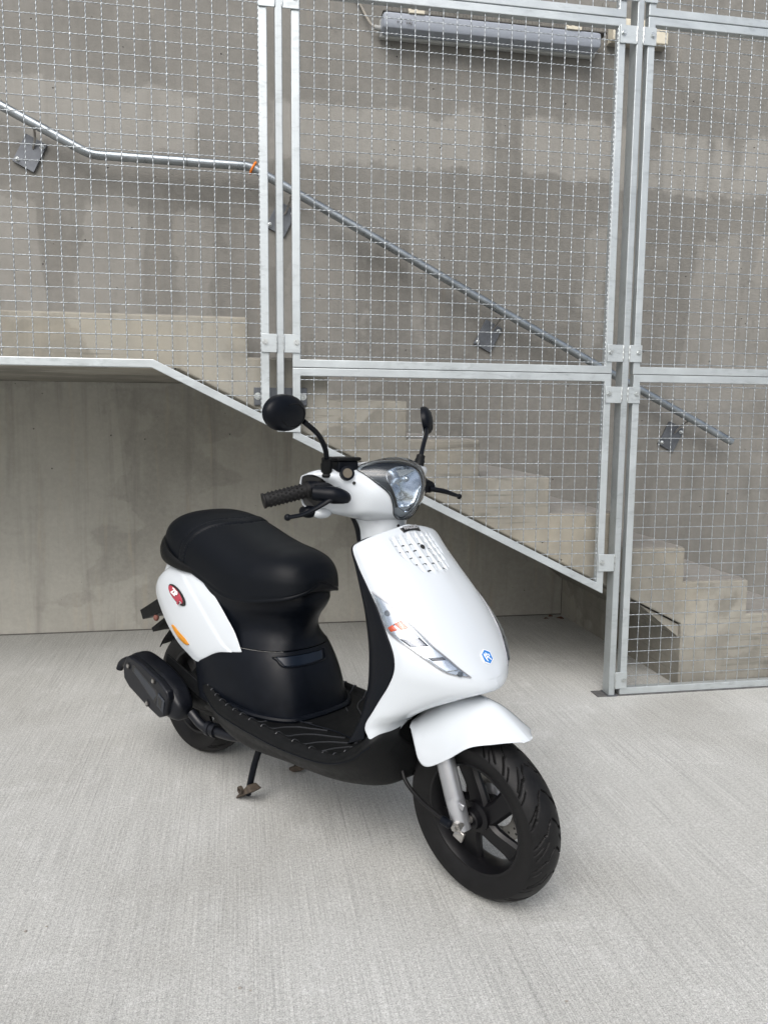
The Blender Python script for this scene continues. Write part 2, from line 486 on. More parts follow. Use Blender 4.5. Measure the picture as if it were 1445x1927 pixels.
def make(name, verts, faces, mat, parent=None, smooth=True, angle=38, mods=None, loc=None, rot=None, recalc=True):
    me = bpy.data.meshes.new(name)
    me.from_pydata([tuple(map(float, v)) for v in verts], [], [tuple(map(int, f)) for f in faces])
    me.validate()
    if mat: me.materials.append(mat)
    bm = bmesh.new(); bm.from_mesh(me)
    bmesh.ops.remove_doubles(bm, verts=bm.verts, dist=2e-5)
    bmesh.ops.dissolve_degenerate(bm, edges=bm.edges, dist=1e-6)
    if recalc: bmesh.ops.recalc_face_normals(bm, faces=bm.faces)
    bm.to_mesh(me); bm.free()
    if smooth:
        me.polygons.foreach_set('use_smooth', [True] * len(me.polygons))
        me.set_sharp_from_angle(angle=R(angle))
    o = bpy.data.objects.new(name, me); COL.objects.link(o)
    if parent: o.parent = parent
    if loc is not None: o.location = loc
    if rot is not None: o.rotation_euler = rot
    for typ, kw in (mods or []):
        md = o.modifiers.new(typ.lower(), typ)
        for k, v in kw.items(): setattr(md, k, v)
    return o

def empty(name, loc=(0, 0, 0), rz=0.0, **kw):
    o = bpy.data.objects.new(name, None); COL.objects.link(o)
    o.location = loc; o.rotation_euler = (0, 0, rz); o.empty_display_size = .1
    return finish(o, **kw)

def gridf(nu, nv, off=0, cu=False, cv=False):
    F = []
    for i in range(nu if cu else nu - 1):
        for j in range(nv if cv else nv - 1):
            a = i * nv + j; b = i * nv + (j + 1) % nv
            c = ((i + 1) % nu) * nv + (j + 1) % nv; d = ((i + 1) % nu) * nv + j
            F.append((off + a, off + b, off + c, off + d))
    return F

BEV = lambda w=.002, s=2, ang=35: ('BEVEL', dict(width=w, segments=s, limit_method='ANGLE', angle_limit=R(ang)))
SOL = lambda t=.003, off=-1: ('SOLIDIFY', dict(thickness=t, offset=off))

class MB:
    def __init__(self): self.v = []; self.f = []
    def add(self, V, F):
        n = len(self.v); self.v.extend([tuple(p) for p in V]); self.f.extend([tuple(i + n for i in f) for f in F]); return self
    def box(self, x0, x1, y0, y1, z0, z1, rot=None, org=None):
        V = np.array([(x, y, z) for x in (x0, x1) for y in (y0, y1) for z in (z0, z1)], float)
        if rot is not None:
            o = np.array(org if org is not None else V.mean(0)); V = (V - o) @ np.array(rot).T + o
        return self.add(V, [(0, 1, 3, 2), (4, 6, 7, 5), (0, 4, 5, 1), (2, 3, 7, 6), (0, 2, 6, 4), (1, 5, 7, 3)])
    def tube(self, P, r, n=10, caps=True, samples=None, sq=None):
        P = np.asarray(P, float)
        if samples: P = cr_curve(P, samples)
        m = len(P)
        rr = np.full(m, r, float) if np.isscalar(r) else (np.interp(np.linspace(0, 1, m), np.linspace(0, 1, len(r)), r))
        T = np.gradient(P, axis=0); T /= np.maximum(np.linalg.norm(T, axis=1, keepdims=True), 1e-12)
        up = np.array([0, 0, 1.0]) if abs(T[0][2]) < .9 else np.array([1.0, 0, 0])
        V = []
        N = np.cross(T[0], up); N /= np.linalg.norm(N)
        for i in range(m):
            N = N - T[i] * (N @ T[i]); N /= max(np.linalg.norm(N), 1e-9)
            Bn = np.cross(T[i], N)
            for k in range(n):
                a = 2 * np.pi * k / n
                e = (sq or (1, 1))
                V.append(P[i] + rr[i] * (math.cos(a) * N * e[0] + math.sin(a) * Bn * e[1]))
        F = gridf(m, n, 0, cv=True)
        if caps:
            F.append(tuple(range(n - 1, -1, -1))); F.append(tuple((m - 1) * n + k for k in range(n)))
        return self.add(V, F)
    def lathe(self, prof, org, axis, n=24, caps=True, full=True):
        """prof [(r,h)] around axis from org"""
        ax = np.array(axis, float); ax /= np.linalg.norm(ax)
        t = np.array([0, 0, 1.0]) if abs(ax[2]) < .9 else np.array([1.0, 0, 0])
        a1 = np.cross(ax, t); a1 /= np.linalg.norm(a1); a2 = np.cross(ax, a1)
        V = []
        for r, h in prof:
            for k in range(n):
                a = 2 * np.pi * k / n
                V.append(np.array(org) + ax * h + r * (math.cos(a) * a1 + math.sin(a) * a2))
        F = gridf(len(prof), n, 0, cv=True)
        if caps:
            F.append(tuple(range(n))); F.append(tuple((len(prof) - 1) * n + k for k in range(n - 1, -1, -1)))
        return self.add(V, F)
    def prism(self, poly, d0, d1, axis='y'):
        n = len(poly)
        def P(a, b, d): return {'y': (a, d, b), 'x': (d, a, b), 'z': (a, b, d)}[axis]
        V = [P(a, b, d0) for a, b in poly] + [P(a, b, d1) for a, b in poly]
        F = [tuple(range(n)), tuple(range(2 * n - 1, n - 1, -1))] + [(i, (i + 1) % n, n + (i + 1) % n, n + i) for i in range(n)]
        return self.add(V, F)
    def ellipsoid(self, c, r, n=24, m=14, rot=None):
        V = []
        for i in range(m + 1):
            ph = np.pi * i / m
            for k in range(n):
                a = 2 * np.pi * k / n
                p = np.array([r[0] * math.sin(ph) * math.cos(a), r[1] * math.sin(ph) * math.sin(a), r[2] * math.cos(ph)])
                if rot is not None: p = np.array(rot) @ p
                V.append(np.array(c) + p)
        return self.add(V, gridf(m + 1, n, 0, cv=True))
    def build(self, name, mat, parent=None, smooth=True, angle=38, mods=None, **kw):
        return make(name, self.v, self.f, mat, parent, smooth, angle, mods, **kw)

def surf_obj(name, S, mat, parent, nu=60, nv=40, th=.003, disp=None, mods=None, u0=0, u1=None, angle=45, skip=None):
    us = np.linspace(u0, S.R - 1 if u1 is None else u1, nu)
    if S.closed:
        vs = np.linspace(0, S.K, nv + 1)[:-1]
    else:
        vs = np.linspace(-(S.K - 1) if S.sym else 0, S.K - 1, nv)
    G = S.grid(us, vs)
    if disp is not None:
        du = np.gradient(G, axis=0); dv = np.gradient(G, axis=1)
        N = np.cross(du, dv) * S.sign; N /= np.maximum(np.linalg.norm(N, axis=2, keepdims=True), 1e-9)
        G = G + N * disp(us[:, None], vs[None, :])[..., None]
    F = gridf(len(us), len(vs), 0, cv=S.closed)
    if S.sym:   # rows whose centre point is off the centre plane form an opening
        keep = []
        for f in F:
            ii = f[0] // len(vs); jj = [k % len(vs) for k in f]
            if abs(G[ii, jj[0], 1]) < 0.5 and vs[min(jj)] < 0 < vs[max(jj)] and abs(G[ii, min(jj), 1]) > .018:
                continue
            keep.append(f)
        F = keep
    if skip is not None:
        F = [f for f in F if not skip(us[f[0] // len(vs)], vs[f[0] % len(vs)])]
    if S.sign > 0: F = [f[::-1] for f in F]
    F = [f[::-1] for f in F]
    return make(name, G.reshape(-1, 3), [f[::-1] for f in F], mat, parent, True, angle, (mods or []) + ([SOL(th)] if th else []), recalc=False)

def patch(name, S, A, B, mat, parent, n=40, m=12, off=.002, bulge=0.0, th=.002, curve=True, bl=1.0, mods=None):
    A = cr_curve(A, n) if curve else np.array([np.array(A[0]) + (np.array(A[-1]) - A[0]) * t for t in np.linspace(0, 1, n)])
    B = cr_curve(B, n) if curve else np.array([np.array(B[0]) + (np.array(B[-1]) - B[0]) * t for t in np.linspace(0, 1, n)])
    t = np.linspace(0, 1, m)
    UV = A[:, None, :] * (1 - t)[None, :, None] + B[:, None, :] * t[None, :, None]
    u = UV[..., 0].ravel(); v = UV[..., 1].ravel()
    if S.closed: v = np.mod(v, S.K)
    P = S.at(u, v); Nn = S.normal(u, v)
    s = np.linspace(0, 1, n)
    h = off + bulge * (4 * t * (1 - t))[None, :] * ((4 * s * (1 - s)) ** bl)[:, None]
    P = P + Nn * h.reshape(-1, 1)
    Fq = gridf(n, m); k0 = (n // 2) * m + m // 2   # orient along the surface normal
    fn = np.cross(P[k0 + 1] - P[k0], P[k0 + m] - P[k0])
    if fn @ Nn[k0] < 0: Fq = [f[::-1] for f in Fq]
    return make(name, P, Fq, mat, parent, True, 50, (mods or []) + ([SOL(th, -1)] if th else []), recalc=False)

def frame_at(S, u, v, updir=(0, 0, 1)):
    p = S.at([u], [v])[0]; n = S.normal([u], [v])[0]
    up = np.array(updir, float); up = up - n * (up @ n); up /= np.linalg.norm(up)
    r = np.cross(up, n)
    return p, r, up, n

def text_obj(name, body, size, mat, parent, p, r, up, n, off=.002, extrude=.0006, bold=0.0, space=1.0, shear=0.0):
    cu = bpy.data.curves.new(name + '_c', 'FONT')
    cu.body = body; cu.size = size; cu.extrude = extrude; cu.offset = bold; cu.align_x = 'CENTER'; cu.align_y = 'CENTER'
    cu.space_character = space; cu.shear = shear
    tmp = bpy.data.objects.new(name + '_t', cu); COL.objects.link(tmp)
    dg = bpy.context.evaluated_depsgraph_get()
    me = bpy.data.meshes.new_from_object(tmp.evaluated_get(dg))
    bpy.data.objects.remove(tmp); bpy.data.curves.remove(cu)
    me.materials.clear(); me.materials.append(mat)
    Mx = Matrix(((r[0], up[0], n[0], p[0] + n[0] * off), (r[1], up[1], n[1], p[1] + n[1] * off), (r[2], up[2], n[2], p[2] + n[2] * off), (0, 0, 0, 1)))
    me.transform(Mx)
    me.name = name
    o = bpy.data.objects.new(name, me); COL.objects.link(o)
    if parent: o.parent = parent
    return o

def rotx(a): c, s = math.cos(a), math.sin(a); return np.array([[1, 0, 0], [0, c, -s], [0, s, c]])
def roty(a): c, s = math.cos(a), math.sin(a); return np.array([[c, 0, s], [0, 1, 0], [-s, 0, c]])
def rotz(a): c, s = math.cos(a), math.sin(a); return np.array([[c, -s, 0], [s, c, 0], [0, 0, 1]])

# ================================================================== SETTING
g = MB().add([(-60, -60, 0), (60, -60, 0), (60, 60, 0), (-60, 60, 0)], [(0, 1, 2, 3)]).build('ground', M_GROUND, smooth=False)
finish(g, kind='structure')

WY = 1.31
w = MB().box(-9, 12, WY, WY + .3, -.2, 6.0).build('upper_wall', M_WALL, smooth=False)
finish(w, 'tall grey cast concrete wall behind the fence that carries the handrail and strip light', 'wall')
w = MB().prism([(-9, -.1), (1.786, -.1), (1.786, .262), (-.20, 1.261), (-9, 1.261)], WY - .004, WY + .05).build('lower_wall', M_LOWWALL, smooth=False)
finish(w, 'streaked concrete wall in the shade beneath the stair and landing, behind the scooter', 'wall')

# stair flight: landing + steps, soffit slope -0.5
SY = .07
noses = [(.040, 1.450), (.325, 1.308), (.622, 1.162), (.907, 1.017), (1.194, .872), (1.475, .728), (1.787, .582), (2.082, .440), (2.370, .296), (2.660, .150)]
prof = [(-5.0, 1.450)]
for i, (x, z) in enumerate(noses):
    prof.append((x, z))
    zn = noses[i + 1][1] if i + 1 < len(noses) else 0.0
    prof.append((x, zn))
soff = [(2.66, -.05), (1.787, -.05), (1.787, .2635), (-.20, 1.262), (-5.0, 1.262)]
poly = prof[:-1] + [(2.660, -.05)] + soff[1:]
st = empty('concrete_stair', (0, 0, 0), label='raw concrete staircase with landing behind the wire mesh fence', cat='stairs')
# side face and treads are modelled as one solid; its left facing block sits under the lowest steps
MB().prism(poly, SY, WY - .006).build('flight', M_STAIR, st, smooth=False, mods=[BEV(.006, 2, 30)])
tr = MB()
for i, (x, z) in enumerate(noses):
    x0 = (-5.0 if i == 0 else noses[i - 1][0]) + .001
    tr.box(x0, x - .004, SY + .010, WY - .004, z, z + .003)
tr.build('tread_topping', M_TREAD, st, smooth=False)
MB().prism([(1.60, .352), (1.787, .256), (1.787, .205)], SY + .02, WY - .002).build('haunch', M_STAIR, st, smooth=False)

j = MB().box(-9, 1.784, 1.294, 1.3055, -.02, .0035).build('wall_joint', plain('joint_grime', (.11, .105, .095), .9, var=.4, vscale=12), smooth=False)
finish(j, kind='structure')
# dark sheet painting the shaded slot and slab edge where fence meets ground
s = MB().box(1.395, 2.9, -.006, .062, -.05, .003).build('fence_slot', plain('slot_shade', (.10, .10, .10), .8, var=.3), smooth=False)
finish(s, kind='structure')

# ------------------------------------------------------------------ wire fence
T = .028
def frame_ring(poly, t, y0, y1):
    """poly: outer outline (x,z), counter clockwise; mitred ring of width t"""
    n = len(poly); inner = []
    for i in range(n):
        p0 = np.array(poly[i - 1]); p1 = np.array(poly[i]); p2 = np.array(poly[(i + 1) % n])
        d1 = (p1 - p0) / np.linalg.norm(p1 - p0); d2 = (p2 - p1) / np.linalg.norm(p2 - p1)
        n1 = np.array([-d1[1], d1[0]]); n2 = np.array([-d2[1], d2[0]])
        bis = (n1 + n2); bis /= bis @ bis / 2
        inner.append(tuple(p1 + bis * t))
    V = []; F = []
    for y in (y0, y1):
        for p in poly: V.append((p[0], y, p[1]))
        for p in inner: V.append((p[0], y, p[1]))
    for i in range(n):
        j = (i + 1) % n
        F += [(i, j, n + j, n + i), (2 * n + i, 3 * n + i, 3 * n + j, 2 * n + j), (i, 2 * n + i, 2 * n + j, j), (n + i, n + j, 3 * n + j, 3 * n + i)]
    return V, F, inner

def clip_line(inner, axis, c):
    """extent of the polygon along the line axis=c"""
    hits = []
    n = len(inner)
    for i in range(n):
        a, b = inner[i], inner[(i + 1) % n]
        if (a[axis] - c) * (b[axis] - c) < 0:
            t = (c - a[axis]) / (b[axis] - a[axis]); hits.append(a[1 - axis] + t * (b[1 - axis] - a[1 - axis]))
    return (min(hits), max(hits)) if len(hits) >= 2 else None

def wires(inner, x0, z0, pitch=.05, yc=.006, amp=.0013, r=.0018):
    V = []; F = []
    xs = [p[0] for p in inner]; zs = [p[1] for p in inner]
    def strand(a0, a1, c, vert, ph):
        n = max(2, int((a1 - a0) / (pitch / 12)) + 1)
        t = np.linspace(a0 - .004, a1 + .004, n)
        k = 2 * np.pi / (pitch / 3)
        wob = amp * np.sin(k * (t - (z0 if vert else x0)) + ph)
        base = len(V)
        for ti, wi in zip(t, wob):
            for dy, dc in ((-r, 0), (0, -r), (r, 0), (0, r)):
                if vert: V.append((c + dc + wi * .45, yc + dy + wi, ti))
                else: V.append((ti, yc + dy - wi, c + dc + wi * .25))
        for i in range(n - 1):
            for q in range(4):
                F.append((base + i * 4 + q, base + i * 4 + (q + 1) % 4, base + (i + 1) * 4 + (q + 1) % 4, base + (i + 1) * 4 + q))
    k = int(math.floor((min(xs) - x0) / pitch)) - 1
    x = x0 + k * pitch; i = 0
    while x < max(xs):
        e = clip_line(inner, 0, x)
        if e: strand(e[0], e[1], x, True, (i % 2) * math.pi)
        x += pitch; i += 1
    k = int(math.floor((min(zs) - z0) / pitch)) - 1
    z = z0 + k * pitch; i = 0
    while z < max(zs):
        e = clip_line(inner, 1, z)
        if e: strand(e[0], e[1], z, False, (i % 2) * math.pi)
        z += pitch; i += 1
    return V, F

def mesh_panel(poly, x0, z0, label):
    t = empty('mesh_panel', (poly[0][0], 0, poly[0][1]), label=label, cat='fence panel', group='galvanised wire mesh fence panels')
    ox, oz = poly[0]
    V, F, inner = frame_ring(poly, T, 0.0, .030)
    V = [(a - ox, b, c - oz) for a, b, c in V]
    make('frame', V, F, M_GALV, t, False, mods=[BEV(.0022, 2, 30)])
    V, F = wires(inner, x0, z0)
    V = [(a - ox, b, c - oz) for a, b, c in V]
    me = bpy.data.meshes.new('wire_mesh'); me.from_pydata(V, [], F); me.materials.append(M_WIRE)
    me.polygons.foreach_set('use_smooth', [True] * len(me.polygons))
    o = bpy.data.objects.new('wire_mesh', me); COL.objects.link(o); o.parent = t
    return t

def zs(x): return 1.262 - .5 * (x + .285)
mesh_panel([(-1.095, 1.263), (-.288, 1.263), (.112, zs(.112)), (.112, 2.540), (-1.095, 2.540)], -.717, 1.322, 'left wire mesh panel with level then sloping bottom rail beside the landing')
mesh_panel([(.193, 1.2735), (1.400, 1.2735), (1.400, 2.540), (.193, 2.540)], .2213, 1.3146, 'tall square wire mesh panel in the middle, in front of the strip light')
mesh_panel([(.193, zs(.193)), (1.400, zs(1.400)), (1.400, 1.2715), (.193, 1.2715)], .2185, 1.2308, 'triangular wire mesh panel with sloping bottom rail following the stair')
mesh_panel([(1.487, 1.2725), (2.694, 1.2725), (2.694, 2.556), (1.487, 2.556)], 1.560, 1.3117, 'upper right wire mesh panel above the end of the handrail')
mesh_panel([(1.490, .0035), (2.694, .0035), (2.694, 1.2705), (1.490, 1.2705)], 1.561, 1.2283, 'lower right wire mesh panel standing on the ground by the lowest steps')
mesh_panel([(-1.095, 2.543), (.112, 2.543), (.112, 3.8), (-1.095, 3.8)], -.717, 2.6, 'top left wire mesh panel above the left post brackets')
mesh_panel([(.193, 2.543), (1.400, 2.543), (1.400, 3.8), (.193, 3.8)], .2213, 2.598, 'top middle wire mesh panel whose bottom rail passes over the strip light')
mesh_panel([(1.487, 2.559), (2.694, 2.559), (2.694, 3.8), (1.487, 3.8)], 1.560, 2.612, 'top right wire mesh panel at the upper corner of the photo')

def hexbolt(mb, x, y, z, r=.0075):
    a = random.uniform(0, 1)
    mb.lathe([(r * 1.45, 0), (r * 1.45, -.0012)], (x, y, z), (0, 1, 0), 16)
    P = [(x + r * math.cos(a + k * math.pi / 3), z + r * math.sin(a + k * math.pi / 3)) for k in range(6)]
    mb.prism(P, y - .0065, y - .001, 'y')

def post(x0, x1, z0, z1, label, plates, foot):
    t = empty('fence_post', ((x0 + x1) / 2, .02, z0), label=label, cat='fence post', group='galvanised fence posts')
    ox, oy, oz = (x0 + x1) / 2, .02, z0
    MB().box(x0 - ox, x1 - ox, -.004 - oy, .052 - oy, 0, z1 - z0).build('post_tube', M_GALV2, t, mods=[BEV(.003, 3)])
    for (a, b, c, d, bx, bz) in plates:
        pl = MB().box(a - ox, b - ox, -.0065 - oy, -.0015 - oy, c - oz, d - oz).build('bracket_plate', M_GALV, t, mods=[BEV(.0012, 2)])
        bo = MB(); hexbolt(bo, bx - ox, -.0068 - oy, bz - oz); bo.build('bolt', M_BOLT, pl)
        # weld seam against the post
        sx = (b if abs(b - x0) < abs(a - x1) else a) - ox
        MB().tube([(sx, -.0062 - oy, c - oz + .003 + k * (d - c - .006) / 14.0) for k in range(15)], [.0022, .0034, .0024, .0036, .0026, .0034, .0022], 6).build('weld', M_BOLT, pl)
    foot(t, ox, oy, oz)
    return t

def foot_stair(t, ox, oy, oz):
    p = MB().box(.058 - ox, .248 - ox, .060 - oy, .068 - oy, 1.140 - oz, 1.203 - oz).build('base_plate', M_PLATE, t, mods=[BEV(.001)])
    for bx in (.072, .234):
        b = MB(); hexbolt(b, bx - ox, .0598 - oy, 1.172 - oz, .009); b.build('bolt', M_BOLT, p)
    MB().box(.138 - ox, .163 - ox, .048 - oy, .061 - oy, 1.05 - oz, 1.19 - oz).build('spacer', M_PLATE, t)
def foot_none(t, ox, oy, oz): pass
def foot_ground(t, ox, oy, oz):
    MB().box(1.436 - ox, 1.478 - ox, -.008 - oy, .058 - oy, .0 - oz, .006 - oz).build('base_plate', M_PLATE, t)

def pl2(xa, xb, xc, xd, z0, z1):
    """a pair of plates left and right of a post"""
    zb = (z0 + z1) / 2 + .004
    return [(xa, xb, z0, z1, xa + .0135, zb), (xc, xd, z0, z1, xd - .0135, zb)]
plL = []
for z0, z1 in ((2.458, 2.522), (1.323, 1.387), (2.60, 2.66), (3.70, 3.76)):
    plL += pl2(.084, .138, .163, .220, z0, z1)
plL.append((.163, .220, 1.045, 1.103, .206, 1.086))
post(.138, .163, 1.045, 3.8, 'left galvanised steel fence post ending above the stair soffit', plL, foot_stair)
plR = []
for z0, z1 in ((2.454, 2.516), (1.317, 1.381), (1.162, 1.224), (2.60, 2.66), (3.70, 3.76)):
    plR += pl2(1.376, 1.441, 1.466, 1.517, z0, z1)
plR.append((1.374, 1.441, .509, .577, 1.389, .545)); plR.append((1.466, 1.516, .030, .098, 1.503, .066))
post(1.441, 1.467, .0, 3.8, 'right galvanised steel fence post standing on the ground beside the scooter', plR, foot_ground)
post(-1.150, -1.124, 1.05, 3.8, 'far left galvanised fence post beyond the edge of the photo', [], foot_none)
post(2.722, 2.748, .0, 3.8, 'far right galvanised fence post beyond the edge of the photo', [], foot_none)

# ------------------------------------------------------------------ handrail
hr = empty('handrail', (0, 1.2, 1.5), label='galvanised steel pipe handrail running down the concrete wall', cat='handrail')
def H(p): return (p[0], p[1] - 1.2, p[2] - 1.5)
hy = 1.205
MB().tube([H(p) for p in [(-3.0, hy, 3.465), (-1.5, hy, 2.721), (-.70, hy, 2.326), (-.665, hy, 2.312), (-.630, hy, 2.306), (-.10, hy, 2.301), (.055, hy, 2.300), (.09, hy, 2.293), (.125, hy, 2.274), (1.4, hy, 1.636), (2.725, hy, .981)]], .0213, 20).build('rail_pipe', M_PIPE, hr)
MB().tube([H((-.222, hy, 2.3025)), H((-.219, hy, 2.3025))], .0218, 20).build('joint', M_SPIKE, hr)
for cx, cz in ((-.947, 2.323), (.228, 2.084), (1.318, 1.536), (2.409, 1.005)):
    a = R(27) if cx != -.945 else R(27)
    rot = roty(a)
    px, pz = (cx, cz)
    c = np.array([px, 1.302, pz])
    pm = MB().box(px - .052, px + .052, 1.296, 1.3085, pz - .072, pz + .072, rot=rot, org=c)
    pm.v = [H(p) for p in pm.v]
    plate = pm.build('wall_plate', M_PLATE, hr, smooth=False, mods=[BEV(.0015)])
    for s1, s2 in ((-.036, -.054), (.038, .050)):
        o_ = c + rot @ np.array([s1, 0, s2])
        bb = MB().lathe([(.011, 0), (.011, -.002), (.008, -.003), (.008, -.010), (.004, -.014)], H((o_[0], 1.2955, o_[2])), (0, 1, 0), 8)
        bb.build('bolt', M_BOLT, plate)
    MB().tube([H((cx + .016, 1.296, cz + .020)), H((cx + .034, 1.262, cz + .058)), H((cx + .042, hy + .006, cz + .086))], .0055, 8, samples=12).build('arm', M_STEEL, hr)
tie = MB().tube([(.088 + .014 * math.cos(a), 1.205 + .026 * math.sin(a), 2.292 + .026 * math.cos(a)) for a in np.linspace(0, 2 * math.pi, 18)], .0055, 8).build('cable_tie', M_TIE)
finish(tie, 'orange tie knotted round the handrail at its lower bend', 'cable tie')

# ------------------------------------------------------------------ strip light on the wall
lx0, lx1, lz = .722, 1.848, 3.022
lt = empty('strip_light', (lx0, 1.24, lz), label='long grey weatherproof strip light fixed to the wall behind the middle mesh panel', cat='light')
def loft_x(stations, prof):
    V = []; n = len(prof)
    for x, s in stations:
        for a, b in prof: V.append((x, a * s, b * s))
    return V, gridf(len(stations), n, 0, cv=True) + [tuple(range(n)), tuple((len(stations) - 1) * n + k for k in range(n - 1, -1, -1))]
L_ = lx1 - lx0
V, F = loft_x([(-.004, .7), (.004, .95), (.02, 1), (L_ - .02, 1), (L_ - .004, .95), (L_ + .004, .7)], [(.03, .040), (-.042, .037), (-.050, .030), (-.053, -.018), (-.045, -.036), (.03, -.040)])
make('diffuser', V, F, M_LAMPG, lt, mods=[BEV(.003)])
MB().box(-.006, L_ + .006, .031, .066, -.050, .038).build('housing', M_LAMPB, lt, mods=[BEV(.008, 3)])
MB().box(.0, L_ + .04, -.030, .034, .046, .051).build('top_ledge', M_SPIKE, lt)
for x in (.145, .96):
    MB().box(x - .022, x - .008, -.036, -.030, .040, .16).box(x + .010, x + .024, -.036, -.030, .040, .16).box(x - .022, x + .055, -.057, -.028, .036, .050).build('clip', M_CREAM, lt)
sp = MB()
random.seed(4)
x = .03
while x < L_ + .04:
    sp.tube([(x, -.01, .050), (x + random.uniform(-.03, .03), random.uniform(-.05, .03), .062 + random.uniform(.10, .13))], .0011, 4, caps=False)
    x += .018
sp.build('bird_spikes', M_SPIKE, lt)
ed = text_obj('rating_marks', '= =   VAJ', .020, M_SPIKE, lt, np.array([.10, -.0555, -.012]), np.array([1, 0, 0.]), np.array([0, 0, 1.]), np.array([0, -1., 0]), off=.001)
MB().tube([(-.004, .03, -.01), (-.045, .03, .0), (-.075, .045, .05), (-.10, .055, .10), (-.14, .055, .15)], .006, 8, samples=20).build('feed_cable', M_CABLE, lt)
MB().tube([(-.0, .03, -.01), (-.035, .03, -.008)], .012, 10).build('cable_gland', M_LAMPB, lt)
jc = MB().lathe([(.045, 0), (.045, -.012), (.035, -.024), (.012, -.03)], (.555, 1.309, 3.205), (0, 1, 0), 24).build('round_wall_box', M_CREAM)
finish(jc, 'small round cream junction cap on the wall at the end of the lamp cable', 'junction box')
jb = empty('junction_box', (2.09, 1.27, 3.11), label='rectangular cream junction box on the wall behind the right fence post', cat='junction box')
MB().box(-.155, .155, -.03, .038, -.055, .055).build('lid', M_CREAM, jb, mods=[BEV(.006, 3)])
MB().box(-.160, .160, .0, .0385, -.060, -.0555).build('back_rim', M_CABLE, jb)

# ------------------------------------------------------------------ leaves, pebbles on the slab
random.seed(11)
def leaf(x, y, s, label):
    a = random.uniform(0, 6.28)
    V = []; n = 9
    for i in range(n):
        t = i / (n - 1); wd = s * .42 * math.sin(math.pi * min(1, t * 1.02)) ** .8
        for sgn in (-1, 0, 1):
            px, py = (t - .5) * s * 1.2, sgn * wd
            V.append((x + px * math.cos(a) - py * math.sin(a), y + px * math.sin(a) + py * math.cos(a), .004 + abs(sgn) * s * .22 * (.6 + .4 * math.sin(5 * t)) + .12 * s * t))
    o = make('dry_leaf', V, gridf(n, 3), M_LEAF, mods=[SOL(.0006, 0)])
    return finish(o, label, 'leaf', 'dry leaves on the concrete')
leaf(1.735, 1.19, .035, 'brown curled leaf in the back corner beneath the stair, nearest the block')
leaf(1.70, 1.24, .028, 'small brown leaf against the lower wall beneath the stair')
leaf(1.66, 1.20, .022, 'tiny brown leaf lying left of the two in the corner beneath the stair')
def pebble(x, y, s, label):
    b = MB().ellipsoid((x, y, s * .35), (s, s * random.uniform(.6, .9), s * .45), 8, 6)
    b.v = [(p[0] + random.uniform(-.12, .12) * s, p[1] + random.uniform(-.12, .12) * s, max(0.0005, p[2])) for p in b.v]
    finish(b.build('pebble', M_STONE), label, 'pebble', 'grit and pebbles on the slab')
pebble(.741, -1.04, .006, 'small pale pebble just right of the front tyre')
pebble(.770, -.99, .004, 'tiny grain above the pebble beside the front tyre')
pebble(.800, -1.02, .003, 'tiny grain right of the pebble beside the front tyre')
pebble(-.01, -1.42, .004, 'dark grain on the slab below the front wheel, in the middle foreground')
pebble(.010, -1.43, .003, 'small grain beside the middle foreground grain')
pebble(-.46, -1.17, .004, 'dark grain on the slab left of the front wheel')
pebble(-.42, -1.16, .003, 'tiny grain right of the one left of the front wheel')
pebble(.60, -1.56, .0035, 'small grain in the lower right foreground')
pebble(-1.03, -.05, .006, 'brown grain on the slab near the left edge by the exhaust pipe')

# ================================================================== SCOOTER (x forward, y left, z up from the rear axle)
sc = empty('scooter', (-.1173, -.2519, 0), R(-55.2), label='white and black motor scooter parked on its centre stand facing the camera', cat='scooter')

# ---- front shield with louvred grille
def in_grille(u, v):
    ve = np.interp(u, [1.15, 1.6, 2.1, 2.35, 2.55, 2.9, 3.15], [2.15, 2.15, 2.10, 1.85, 1.52, 1.22, .35])
    d = np.minimum(np.minimum(u - 1.22, 3.15 - u) * 4.5, (ve - np.abs(v)) * 4)
    return np.clip(d, 0, 1)
VG = .64
UG = [1.89, 2.17, 2.46, 2.74, 3.01]
def ucell(u, v):   # rows run down towards the outer edges of the leaf shaped grille
    return u + .10 * np.abs(v)
def grille_disp(u, v):
    u, v = np.broadcast_arrays(u, v)
    ph = np.abs(((v / VG + .5) % 1) - .5)          # 0 = centre of a slot, .5 = rib
    rib = np.clip((ph - .27) / .08, 0, 1)
    uc = (ucell(u, v) - 1.60) / .285
    fr = uc - np.floor(uc)
    slope = fr                                      # each cell dips towards its lower edge
    depth = (.0012 + .0042 * slope) * (1 - rib)
    boss = (np.hypot((u - 2.06) * 1.9, (v - 0.0) * 1.0) < .24)
    depth = np.where(boss, .0008, depth)
    return -depth * in_grille(u, v)
shield = surf_obj('front_shield', S_SHIELD, M_WHITE, sc, 330, 300, .003, disp=grille_disp, angle=60)
# dark openings at the foot of each louvre
hol = MB()
for iv in range(-3, 4):
    v0 = iv * VG
    for uu in UG:
        u1 = uu - .10 * abs(v0)
        if in_grille(np.array(u1), np.array(v0)) < .35: continue
        if iv == 0 and abs(uu - 2.17) < .05: continue
        us = [u1 - .055, u1 + .012]; vs = [v0 - .15, v0 + .15]
        P = S_SHIELD.at([us[0], us[0], us[1], us[1]], [vs[0], vs[1], vs[1], vs[0]])
        N = S_SHIELD.normal([u1] * 4, [v0] * 4)
        hol.add(P - N * np.array([[.0042], [.0042], [.0036], [.0036]]), [(0, 1, 2, 3)])
hol.build('grille_openings', M_BADGE_K, shield, smooth=False)
p, r_, up_, n_ = frame_at(S_SHIELD, 2.06, .0)
MB().lathe([(.0065, 0), (.0065, -.002)], p + n_ * .0, -n_, 14).build('grille_screw', M_BADGE_K, shield)
